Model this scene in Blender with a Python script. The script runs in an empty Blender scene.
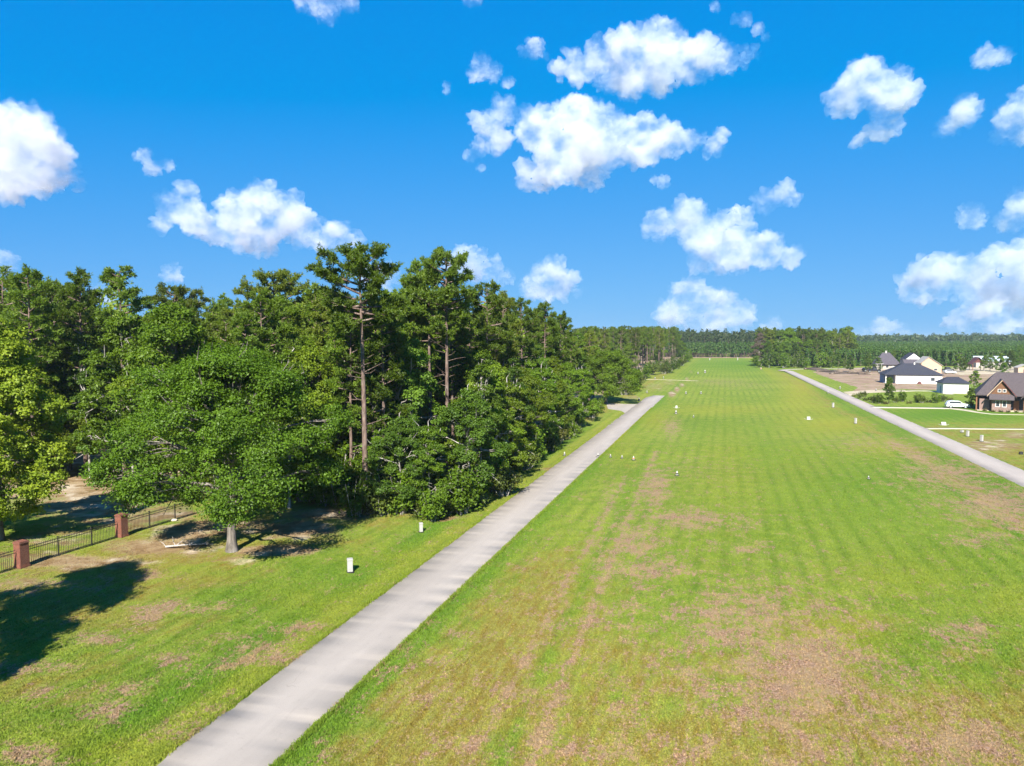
import bpy, bmesh, math, random
import numpy as np

random.seed(7)
rng = np.random.default_rng(7)
S = bpy.context.scene
C = S.collection
R = math.radians

# ------------------------------------------------------------------ camera model
CAM_H, FPX, CX, CY, HOR = 16.0, 710.0, 512.0, 383.0, 338.0
PITCH = math.atan((CY - HOR) / FPX)
cp, sp = math.cos(PITCH), math.sin(PITCH)


def ray(px, py):
    dx, dv = px - CX, CY - py
    return np.array([dx, dv * sp + FPX * cp, dv * cp - FPX * sp])


def G(px, py, z=0.0):
    """ground point seen at a photo pixel"""
    d = ray(px, py)
    t = (z - CAM_H) / d[2]
    return float(d[0] * t), float(d[1] * t)


TH = math.atan(0.30)                       # the runway's heading
DIR = (math.sin(TH), math.cos(TH))
NRM = (math.cos(TH), -math.sin(TH))


def uu(x, y):
    """offset to the right of the left road's centre line"""
    return NRM[0] * x + NRM[1] * y + 18.1


def road_pt(u, v):
    """point at offset u and run v along the left road (v=0 abeam the camera)"""
    x0, y0 = -18.9, 0.0
    return x0 + NRM[0] * u + DIR[0] * v, y0 + NRM[1] * u + DIR[1] * v


# ------------------------------------------------------------------ numpy noise
def _hash(ix, iy, iz, seed):
    h = (ix * 374761393 + iy * 668265263 + iz * 2147483647 + seed * 1274126177) & 0xFFFFFFFF
    h = ((h ^ (h >> 13)) * 1274126177) & 0xFFFFFFFF
    h = ((h ^ (h >> 16)) * 2246822519) & 0xFFFFFFFF
    return ((h ^ (h >> 15)) & 0xFFFFFF) / float(0xFFFFFF)


def vnoise(p, seed=0):
    p = np.asarray(p, dtype=np.float64)
    i = np.floor(p).astype(np.int64)
    f = p - i
    f = f * f * f * (f * (f * 6 - 15) + 10)
    out = 0
    for a in (0, 1):
        for b in (0, 1):
            for c in (0, 1):
                w = (f[:, 0] if a else 1 - f[:, 0]) * (f[:, 1] if b else 1 - f[:, 1]) * (f[:, 2] if c else 1 - f[:, 2])
                out = out + w * _hash(i[:, 0] + a, i[:, 1] + b, i[:, 2] + c, seed)
    return out


def fbm(p, oct=4, seed=0):
    s, a, tot = 0, 1.0, 0.0
    p = np.asarray(p, dtype=np.float64)
    for k in range(oct):
        s = s + a * vnoise(p * (2.03 ** k), seed + k * 17)
        tot += a
        a *= 0.5
    return s / tot


def fbm2(x, y, scale, oct=4, seed=0):
    p = np.stack([np.asarray(x) / scale, np.asarray(y) / scale, np.zeros_like(np.asarray(x, dtype=float)) + 0.37], 1)
    return fbm(p, oct, seed)


# ------------------------------------------------------------------ mesh helpers
def mesh_np(name, V, quads=None, tris=None, mats=None, smooth=False, attrs=None, cols=None):
    V = np.asarray(V, dtype=np.float32).reshape(-1, 3)
    me = bpy.data.meshes.new(name)
    me.vertices.add(len(V))
    me.vertices.foreach_set('co', V.ravel())
    idx, starts, n = [], [], 0
    for F in (quads, tris):
        if F is None or len(F) == 0:
            continue
        F = np.asarray(F, dtype=np.int32)
        k = F.shape[1]
        idx.append(F.ravel())
        starts.append(n + np.arange(len(F), dtype=np.int32) * k)
        n += F.size
    idx = np.concatenate(idx)
    starts = np.concatenate(starts)
    me.loops.add(len(idx))
    me.loops.foreach_set('vertex_index', idx)
    me.polygons.add(len(starts))
    me.polygons.foreach_set('loop_start', starts)
    me.update(calc_edges=True)
    if smooth:
        me.polygons.foreach_set('use_smooth', np.ones(len(starts), dtype=bool))
    for k, a in (attrs or {}).items():
        at = me.attributes.new(k, 'FLOAT', 'POINT')
        at.data.foreach_set('value', np.asarray(a, dtype=np.float32))
    for k, a in (cols or {}).items():
        at = me.attributes.new(k, 'FLOAT_COLOR', 'POINT')
        at.data.foreach_set('color', np.asarray(a, dtype=np.float32).ravel())
    for m in (mats or []):
        me.materials.append(m)
    me.update()
    return me


def link(name, me, parent=None):
    o = bpy.data.objects.new(name, me)
    C.objects.link(o)
    if parent is not None:
        o.parent = parent
    return o


def tag(o, label=None, cat=None, group=None, kind=None):
    if label: o['label'] = label
    if cat: o['category'] = cat
    if group: o['group'] = group
    if kind: o['kind'] = kind
    return o


def thing(name, label, cat, loc=(0, 0, 0), rz=0.0, group=None):
    o = bpy.data.objects.new(name, None)
    o.empty_display_size = 0.3
    C.objects.link(o)
    o.location = loc
    o.rotation_euler = (0, 0, rz)
    return tag(o, label, cat, group)


def copy_tree(o, parent=None):
    c = o.copy()
    C.objects.link(c)
    if parent is not None:
        c.parent = parent
    for ch in list(o.children):
        copy_tree(ch, c)
    return c


class MB:
    """collects boxes, prisms and tubes into one mesh"""
    def __init__(self):
        self.v, self.f = [], []

    def add(self, vs, fs):
        b = len(self.v)
        self.v += [tuple(map(float, p)) for p in vs]
        self.f += [tuple(b + i for i in f) for f in fs]
        return self

    def box(self, x0, x1, y0, y1, z0, z1):
        return self.add([(x0, y0, z0), (x1, y0, z0), (x1, y1, z0), (x0, y1, z0), (x0, y0, z1), (x1, y0, z1), (x1, y1, z1), (x0, y1, z1)],
                        [(3, 2, 1, 0), (4, 5, 6, 7), (0, 1, 5, 4), (1, 2, 6, 5), (2, 3, 7, 6), (3, 0, 4, 7)])

    def prism_xz(self, poly, y0, y1):
        """polygon in x,z (counter-clockwise seen from -y) given depth from y0 to y1"""
        n = len(poly)
        vs = [(p[0], y0, p[1]) for p in poly] + [(p[0], y1, p[1]) for p in poly]
        fs = [tuple(range(n)), tuple(range(2 * n - 1, n - 1, -1))]
        for i in range(n):
            j = (i + 1) % n
            fs.append((j, i, n + i, n + j))
        return self.add(vs, fs)

    def prism_yz(self, poly, x0, x1):
        n = len(poly)
        vs = [(x0, p[0], p[1]) for p in poly] + [(x1, p[0], p[1]) for p in poly]
        fs = [tuple(range(n - 1, -1, -1)), tuple(range(n, 2 * n))]
        for i in range(n):
            j = (i + 1) % n
            fs.append((i, j, n + j, n + i))
        return self.add(vs, fs)

    def slab(self, poly, th):
        """a thick sheet: polygon in 3-D thickened straight down"""
        n = len(poly)
        vs = list(poly) + [(p[0], p[1], p[2] - th) for p in poly]
        fs = [tuple(range(n)), tuple(range(2 * n - 1, n - 1, -1))]
        for i in range(n):
            j = (i + 1) % n
            fs.append((j, i, n + i, n + j))
        return self.add(vs, fs)

    def tube(self, pts, rad, n=8, cap=True):
        V, Q, T = tube_np(pts, rad, n)
        b = len(self.v)
        self.v += [tuple(map(float, p)) for p in V]
        self.f += [tuple(int(b + i) for i in q) for q in Q]
        if cap:
            m = len(pts)
            self.f.append(tuple(b + i for i in range(n))[::-1])
            self.f.append(tuple(b + (m - 1) * n + i for i in range(n)))
        return self

    def build(self, name, mat, parent=None, bevel=0.0, smooth=False):
        me = bpy.data.meshes.new(name)
        me.from_pydata(self.v, [], self.f)
        bm = bmesh.new()
        bm.from_mesh(me)
        bmesh.ops.recalc_face_normals(bm, faces=bm.faces)
        if bevel > 0:
            bmesh.ops.bevel(bm, geom=list(bm.edges), offset=bevel, segments=2, affect='EDGES', clamp_overlap=True)
        bm.to_mesh(me)
        bm.free()
        if smooth:
            for p in me.polygons: p.use_smooth = True
        me.materials.append(mat)
        return link(name, me, parent)


def tube_np(pts, rad, n=6):
    pts = np.asarray(pts, dtype=float)
    m = len(pts)
    rad = np.broadcast_to(np.asarray(rad, dtype=float), (m,))
    tan = np.gradient(pts, axis=0)
    tan /= np.linalg.norm(tan, axis=1)[:, None] + 1e-9
    ref = np.array([0.0, 0.0, 1.0]) if abs(tan[0, 2]) < 0.8 else np.array([1.0, 0.0, 0.0])
    a = np.cross(tan, ref)
    a /= np.linalg.norm(a, axis=1)[:, None] + 1e-9
    b = np.cross(tan, a)
    th = np.arange(n) / n * 2 * math.pi
    V = pts[:, None, :] + rad[:, None, None] * (np.cos(th)[None, :, None] * a[:, None, :] + np.sin(th)[None, :, None] * b[:, None, :])
    i = np.arange(m - 1)[:, None] * n
    k = np.arange(n)[None, :]
    k2 = (k + 1) % n
    Q = np.stack([i + k, i + n + k, i + n + k2, i + k2], -1).reshape(-1, 4)
    return V.reshape(-1, 3), Q, None


class Tubes:
    def __init__(self):
        self.V, self.Q, self.n = [], [], 0

    def add(self, pts, rad, n=6):
        V, Q, _ = tube_np(pts, rad, n)
        self.V.append(V)
        self.Q.append(Q + self.n)
        self.n += len(V)

    def mesh(self, name, mats):
        return mesh_np(name, np.concatenate(self.V), np.concatenate(self.Q), None, mats, smooth=True)


# ------------------------------------------------------------------ materials
def new_mat(name):
    m = bpy.data.materials.new(name)
    m.use_nodes = True
    nt = m.node_tree
    nt.nodes.clear()
    out = nt.nodes.new('ShaderNodeOutputMaterial')
    return m, nt, out


def nd(nt, typ, **kw):
    n = nt.nodes.new(typ)
    for k, v in kw.items():
        if k.startswith('i_'):
            key = k[2:]
            key = int(key) if key.isdigit() else key.replace('_', ' ')
            n.inputs[key].default_value = v
        else:
            setattr(n, k, v)
    return n


def noise(nt, vec, scale, detail=4.0, rough=0.55, dist=0.0):
    n = nd(nt, 'ShaderNodeTexNoise')
    n.inputs['Scale'].default_value = scale
    n.inputs['Detail'].default_value = detail
    n.inputs['Roughness'].default_value = rough
    n.inputs['Distortion'].default_value = dist
    if vec is not None: nt.links.new(vec, n.inputs['Vector'])
    return n.outputs['Fac']


def mth(nt, op, a, b=None, c=None, clamp=False):
    n = nd(nt, 'ShaderNodeMath', operation=op, use_clamp=clamp)
    for i, x in enumerate((a, b, c)):
        if x is None: continue
        if isinstance(x, (int, float)): n.inputs[i].default_value = x
        else: nt.links.new(x, n.inputs[i])
    return n.outputs[0]


def mix(nt, fac, a, b, blend='MIX'):
    n = nd(nt, 'ShaderNodeMix', data_type='RGBA', blend_type=blend)
    n.clamp_factor = True
    for sock, x in ((n.inputs[0], fac), (n.inputs[6], a), (n.inputs[7], b)):
        if isinstance(x, (int, float)): sock.default_value = x
        elif isinstance(x, tuple): sock.default_value = (*x[:3], 1.0)
        else: nt.links.new(x, sock)
    return n.outputs[2]


def ramp(nt, fac, lo, hi):
    n = nd(nt, 'ShaderNodeMapRange')
    n.interpolation_type = 'SMOOTHSTEP'
    nt.links.new(fac, n.inputs[0])
    n.inputs[1].default_value = lo
    n.inputs[2].default_value = hi
    return n.outputs[0]


def pos(nt):
    return nd(nt, 'ShaderNodeNewGeometry').outputs['Position']


def objco(nt):
    return nd(nt, 'ShaderNodeTexCoord').outputs['Object']


def mapv(nt, vec, scale=(1, 1, 1), rot=(0, 0, 0), loc=(0, 0, 0)):
    if rot != (0, 0, 0) and scale != (1, 1, 1):          # turn first, then stretch
        vec = mapv(nt, vec, (1, 1, 1), rot)
        rot = (0, 0, 0)
    n = nd(nt, 'ShaderNodeMapping')
    n.inputs['Scale'].default_value = scale
    n.inputs['Rotation'].default_value = rot
    n.inputs['Location'].default_value = loc
    nt.links.new(vec, n.inputs['Vector'])
    return n.outputs[0]


def bsdf(nt, out, col, rough=0.8, bump=None, bump_d=0.02, spec=0.3, metal=0.0):
    p = nd(nt, 'ShaderNodeBsdfPrincipled')
    if isinstance(col, tuple): p.inputs['Base Color'].default_value = (*col[:3], 1)
    else: nt.links.new(col, p.inputs['Base Color'])
    if isinstance(rough, (int, float)): p.inputs['Roughness'].default_value = rough
    else: nt.links.new(rough, p.inputs['Roughness'])
    p.inputs['Specular IOR Level'].default_value = spec
    p.inputs['Metallic'].default_value = metal
    if bump is not None:
        b = nd(nt, 'ShaderNodeBump')
        b.inputs['Strength'].default_value = 1.0
        b.inputs['Distance'].default_value = bump_d
        nt.links.new(bump, b.inputs['Height'])
        nt.links.new(b.outputs[0], p.inputs['Normal'])
    nt.links.new(p.outputs[0], out.inputs['Surface'])
    return p


def simple(name, col, rough=0.7, var=0.15, scale=3.0, spec=0.3, metal=0.0, bump=0.0):
    """a plain material with some wear: two scales of noise over one colour"""
    m, nt, out = new_mat(name)
    v = objco(nt)
    n1 = noise(nt, v, scale, 5)
    n2 = noise(nt, v, scale * 9, 3)
    f = mth(nt, 'ADD', mth(nt, 'MULTIPLY', n1, 0.65), mth(nt, 'MULTIPLY', n2, 0.35))
    f = ramp(nt, f, 0.3, 0.7)
    lo = tuple(c * (1 - var) for c in col)
    hi = tuple(min(1, c * (1 + var)) for c in col)
    c = mix(nt, f, lo, hi)
    bsdf(nt, out, c, rough, n2 if bump else None, bump or 0.01, spec, metal)
    return m


def leaf_mat(name, dark, light, warm, transl=0.35, warm_amt=0.5):
    """leaf colour differs from leaf to leaf (tint), clump to clump and tree to tree"""
    m, nt, out = new_mat(name)
    at = nd(nt, 'ShaderNodeAttribute', attribute_name='tint').outputs['Fac']
    rnd = nd(nt, 'ShaderNodeObjectInfo').outputs['Random']
    c = mix(nt, at, dark, light)
    c = mix(nt, mth(nt, 'MULTIPLY', ramp(nt, rnd, 0.45, 1.0), warm_amt), c, warm)
    hs = nd(nt, 'ShaderNodeHueSaturation')
    nt.links.new(c, hs.inputs['Color'])
    r2 = mth(nt, 'FRACT', mth(nt, 'MULTIPLY', rnd, 7.31))
    nt.links.new(mth(nt, 'ADD', 0.66, mth(nt, 'MULTIPLY', r2, 0.62)), hs.inputs['Value'])
    c = hs.outputs[0]
    d = nd(nt, 'ShaderNodeBsdfDiffuse')
    t = nd(nt, 'ShaderNodeBsdfTranslucent')
    g = nd(nt, 'ShaderNodeBsdfGlossy')
    g.inputs['Roughness'].default_value = 0.5
    g.inputs['Color'].default_value = (1, 1, 1, 1)
    nt.links.new(c, d.inputs[0])
    nt.links.new(mix(nt, 0.5, c, mix(nt, 1.0, c, (1.3, 1.3, 0.5), 'MULTIPLY')), t.inputs[0])
    mx = nd(nt, 'ShaderNodeMixShader')
    mx.inputs[0].default_value = transl
    nt.links.new(d.outputs[0], mx.inputs[1])
    nt.links.new(t.outputs[0], mx.inputs[2])
    m2 = nd(nt, 'ShaderNodeMixShader')
    m2.inputs[0].default_value = 0.012
    nt.links.new(mx.outputs[0], m2.inputs[1])
    nt.links.new(g.outputs[0], m2.inputs[2])
    nt.links.new(m2.outputs[0], out.inputs['Surface'])
    return m


def bark_mat(name, a, b, pale):
    m, nt, out = new_mat(name)
    v = objco(nt)
    n1 = noise(nt, mapv(nt, v, (7, 7, 1.2)), 1.0, 5, 0.6)
    n2 = noise(nt, v, 0.8, 3)
    c = mix(nt, ramp(nt, n1, 0.35, 0.65), a, b)
    c = mix(nt, mth(nt, 'MULTIPLY', ramp(nt, n2, 0.5, 0.75), 0.7), c, pale)
    bsdf(nt, out, c, 0.9, n1, 0.03, 0.1)
    return m


M = {}
M['oak_leaf'] = leaf_mat('oak_leaf', (0.040, 0.098, 0.006), (0.110, 0.208, 0.012), (0.15, 0.21, 0.014), 0.38, 0.3)
M['gum_leaf'] = leaf_mat('gum_leaf', (0.11, 0.170, 0.010), (0.235, 0.295, 0.022), (0.22, 0.25, 0.018), 0.42, 0.3)
M['wood_leaf'] = leaf_mat('wood_leaf', (0.062, 0.120, 0.007), (0.150, 0.240, 0.014), (0.185, 0.22, 0.016), 0.43, 0.4)
M['light_leaf'] = leaf_mat('light_leaf', (0.060, 0.125, 0.011), (0.125, 0.215, 0.020), (0.15, 0.19, 0.02), 0.38, 0.3)
M['far_needle'] = leaf_mat('far_needle', (0.030, 0.055, 0.016), (0.055, 0.085, 0.022), (0.06, 0.075, 0.022), 0.2, 0.2)
M['plant_needle'] = leaf_mat('plant_needle', (0.040, 0.088, 0.013), (0.068, 0.130, 0.018), (0.07, 0.12, 0.02), 0.25, 0.2)
M['needle'] = leaf_mat('needle', (0.070, 0.128, 0.010), (0.150, 0.218, 0.020), (0.18, 0.20, 0.022), 0.40, 0.5)
M['young_needle'] = leaf_mat('young_needle', (0.055, 0.110, 0.014), (0.105, 0.180, 0.024), (0.11, 0.15, 0.022), 0.3, 0.4)
M['scrub_leaf'] = leaf_mat('scrub_leaf', (0.055, 0.085, 0.012), (0.125, 0.155, 0.024), (0.16, 0.14, 0.035), 0.3, 0.6)
M['dead_leaf'] = leaf_mat('dead_leaf', (0.085, 0.065, 0.045), (0.15, 0.115, 0.08), (0.12, 0.10, 0.07), 0.2, 0.4)
M['pine_bark'] = bark_mat('pine_bark', (0.075, 0.052, 0.042), (0.19, 0.135, 0.11), (0.29, 0.24, 0.21))
M['oak_bark'] = bark_mat('oak_bark', (0.075, 0.065, 0.055), (0.19, 0.165, 0.14), (0.33, 0.30, 0.265))
M['grey_twig'] = bark_mat('grey_twig', (0.22, 0.20, 0.18), (0.40, 0.37, 0.33), (0.5, 0.47, 0.43))

# ------------------------------------------------------------------ ground colour fields
# (photo px, radius px, strength) of worn spots on the lawns, turned into ground ellipses
BROWN = [(760, 640, 150, 70, 0.42), (640, 700, 110, 55, 0.26), (880, 720, 130, 40, 0.42), (800, 680, 94.5, 60.75, 0.74), (735, 622, 81, 35.1, 0.58), (700, 690, 67.5, 40.5, 0.39), (650, 570, 60.75, 13.5, 0.55), (640, 545, 29.7, 21.6, 0.55), (655, 490, 17.55, 24.3, 0.62), (672, 428, 10.8, 10.8, 0.47), (612, 492, 10.8, 9.45, 0.39), (690, 520, 60.75, 12.15, 0.58), (620, 545, 13.5, 40.5, 0.43), (600, 570, 16.2, 54, 0.35), (560, 615, 13.5, 54, 0.35), (640, 620, 81, 27, 0.27), (965, 636, 37.8, 17.55, 0.55), (960, 745, 101.25, 29.7, 0.66), (1010, 745, 40.5, 20.25, 0.55), (800, 756, 60.75, 16.2, 0.58), (590, 752, 81, 18.9, 0.47), (545, 715, 81, 35.1, 0.27), (430, 690, 81, 54, 0.27), (680, 745, 81, 18.9, 0.43), (890, 690, 54, 13.5, 0.39), (745, 548, 37.8, 8.1, 0.39), (640, 575, 40.5, 8.1, 0.47), (143, 617, 18.9, 8.1, 0.62), (176, 607, 60.75, 6.75, 0.55), (102, 639, 24.3, 8.1, 0.62), (132, 635, 29.7, 13.5, 0.39), (205, 660, 45.9, 12.15, 0.47), (270, 650, 51.3, 17.55, 0.55), (300, 628, 29.7, 10.8, 0.47), (100, 706, 45.9, 13.5, 0.47), (123, 689, 21.6, 8.1, 0.47), (25, 755, 45.9, 12.15, 0.58), (47, 748, 18.9, 6.75, 0.55), (41, 692, 16.2, 8.1, 0.47), (30, 668, 48.6, 9.45, 0.55), (150, 575, 29.7, 8.1, 0.47), (176, 733, 29.7, 10.8, 0.47), (215, 700, 35.1, 10.8, 0.39), (60, 585, 81, 10.8, 0.35), (25, 592, 40.5, 8.1, 0.47), (950, 475, 54, 18.9, 0.55), (1000, 505, 54, 21.6, 0.66), (1015, 520, 33.75, 13.5, 0.62), (870, 443, 48.6, 10.8, 0.31), (985, 540, 40.5, 10.8, 0.47), (938, 500, 32.4, 10.8, 0.31), (690, 470, 54, 18.9, 0.20), (745, 385, 40.5, 4.05, 0.23), (720, 382, 35.1, 4.05, 0.31), (540, 560, 40.5, 27, 0.16)]
SAND = [(672, 394, 5, 4, .75), (677, 389.5, 4, 4, .7), (682, 385, 3.5, 3, .65), (687, 379, 3, 3, .6), (691, 372, 3, 3, .5), (60, 543, 60, 8, .55), (10, 556, 30, 8, .5), (110, 522, 60, 8, .6), (70, 562, 100, 13, .66), (150, 548, 70, 14, .66), (30, 582, 60, 8, .5), (275, 551, 52, 6, .95), (240, 560, 26, 6, .6), (300, 530, 50, 14, .75), (185, 540, 46, 24, .7), (150, 548, 50, 10, .6), (225, 528, 90, 14, .65),
        (330, 515, 60, 9, .7), (90, 490, 70, 18, .55), (60, 530, 50, 12, .5), (130, 520, 60, 14, .6), (100, 505, 90, 22, .75), (30, 540, 40, 8, .5), (170, 515, 40, 10, .7), (440, 515, 40, 4, .6), (510, 492, 24, 4, .6),
        (548, 470, 16, 4, .5), (655, 388, 22, 8, .45), (668, 383, 18, 5, .45), (634, 398, 14, 4, .5),
        (990, 446, 60, 10, .55), (930, 440, 40, 5, .35), (1015, 435, 20, 6, .6)]
YELLOW = [(800, 395, 18, 26, .9), (785, 378, 10, 8, .7), (835, 425, 36, 9, .8), (880, 445, 40, 9, .6), (610, 440, 26, 14, .6), (655, 420, 18, 10, .6), (835, 640, 60, 36, .7),
          (900, 580, 80, 30, .35), (960, 700, 80, 40, .3), (70, 560, 80, 16, .6), (140, 570, 60, 14, .4), (330, 600, 60, 16, .4), (400, 555, 40, 12, .4), (120, 745, 90, 20, .5),
          (720, 410, 60, 5, .5), (640, 375, 30, 8, .4), (560, 600, 60, 60, .3), (730, 480, 40, 60, .3), (1010, 600, 30, 20, .4)]
LUSH = [(250, 600, 60, 20, .6), (330, 575, 60, 18, .5), (400, 590, 50, 16, .5), (190, 685, 60, 18, .6), (60, 720, 40, 14, .4), (860, 500, 120, 40, .6), (940, 560, 90, 40, .5),
        (770, 455, 70, 16, .5), (745, 365, 60, 6, .8), (900, 650, 80, 30, .4), (1000, 660, 60, 30, .4), (950, 415, 80, 8, .9), (730, 430, 60, 12, .4), (330, 630, 60, 5, .4)]


def blob_field(x, y, L):
    f = np.zeros_like(x)
    for (px, py, rx, ry, s) in L:
        gx, gy = G(px, py)
        ex = abs(G(px + rx, py)[0] - gx)
        y0, y1 = G(px, py + ry)[1], G(px, max(py - ry, HOR + 14))[1]
        ey = abs(y1 - y0) / 2
        gyc = (y0 + y1) / 2
        # the spot leans along the line of sight
        xc = gx / gy * y
        d = ((x - xc) / ex) ** 2 + ((y - gyc) / ey) ** 2
        f = np.maximum(f, s * np.exp(-d * 0.9))
    return f


MASK2 = [None]


def ground_masks(x, y):
    u = uu(x, y)
    br, sa, ye, lu = (blob_field(x, y, L) for L in (BROWN, SAND, YELLOW, LUSH))
    # dry reddish band right of the left road, near end
    band = np.exp(-((u - 8) / 5.0) ** 2) * np.clip((75 - y) / 45, 0, 1) * 0.18
    br = np.maximum(br, band)
    # worn wheel tracks along the strip
    ut = u + 0.032 * (y - 30)
    for uc, w, y0, y1, s in ((9.0, .38, 22, 82, .54), (11.2, .42, 22, 100, .58), (13.6, .35, 36, 80, .42)):
        br = np.maximum(br, s * np.exp(-((ut - uc) / w) ** 2) * ((y > y0) & (y < y1)))
    br = np.maximum(br, .5 * np.exp(-((u - 43.5) / 3.0) ** 2) * ((y > 50) & (y < 110)))
    # the forest floor and the ground beneath the trees
    ff = np.clip((-(u + 11.5)) / 5, 0, 1) * np.clip((y - 66) / 6, 0, 1)
    sa = np.maximum(sa, ff * 0.8)
    ye = np.maximum(ye, 0.55 * np.exp(-((u - 38.5) / 3) ** 2) * np.clip((y - 90) / 60, 0, 1))
    ye = np.maximum(ye, 0.45 * np.exp(-((u + 3.2) / 1.2) ** 2))
    lu = np.maximum(lu, 0.8 * np.exp(-((u + 5.6) / 1.3) ** 2) * (y < 130))
    lu = np.maximum(lu, 0.7 * np.exp(-((u - 2.9) / 0.7) ** 2))
    lu = np.maximum(lu, 0.6 * np.exp(-((u - 46.5) / 2.6) ** 2))
    lu = np.maximum(lu, 0.5 * np.exp(-((ut - 10.1) / 0.45) ** 2) * (y < 110))
    lu = np.maximum(lu, 0.9 * np.exp(-((u - 41.3) / 0.5) ** 2) * (y < 120))
    dry = np.exp(-((u - 7.5) / 4.5) ** 2) * np.clip((62 - y) / 30, 0, 1) * 0.95
    dry = np.maximum(dry, 0.6 * np.clip((46 - y) / 18, 0, 1) * ((u > 3) & (u < 34)))
    dry = np.maximum(dry, 0.55 * np.exp(-((u - 44.5) / 4.0) ** 2) * (y > 45))
    dry = np.maximum(dry, 0.5 * ((u > 53) & (y > 80) & (y < 135)))
    dry = np.maximum(dry, np.clip(0.12 + (-u - 6) * 0.03, 0.08, 0.5) * ((u < -3) & (u > -28)))
    dry = np.maximum(dry, 0.6 * np.exp(-((u + 8.0) / 2.0) ** 2) * (y > 70))
    dry = dry * (1 - 0.85 * lu) - 0.25 * lu
    MASK2[0] = np.clip(dry, -0.3, 1)
    return np.stack([br, sa, ye, lu], 1)


def height(x, y):
    x = np.asarray(x, dtype=float); y = np.asarray(y, dtype=float)
    u = uu(x, y)
    z = -0.32 * np.exp(-((u + 5.8) / 1.5) ** 2) * np.clip((150 - y) / 20, 0, 1)
    z = z - 0.38 * np.exp(-((u - 44.8) / 2.0) ** 2)
    z = z - 0.10 * np.exp(-((u - 4.4) / 1.0) ** 2)
    inn = np.clip((u - 5) / 4, 0, 1) * np.clip((43 - u) / 4, 0, 1) + np.clip((-7 - u) / 3, 0, 1) * np.clip((u + 22) / 4, 0, 1) * np.clip((135 - y) / 20, 0, 1)
    inn = inn * np.clip((260 - y) / 80, 0, 1)
    z = z + inn * 0.22 * (fbm2(x.ravel(), y.ravel(), 11.0, 3, 5).reshape(x.shape) - 0.5)
    return z


def hz(x, y):
    return float(height(np.array([x]), np.array([y]))[0])


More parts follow.
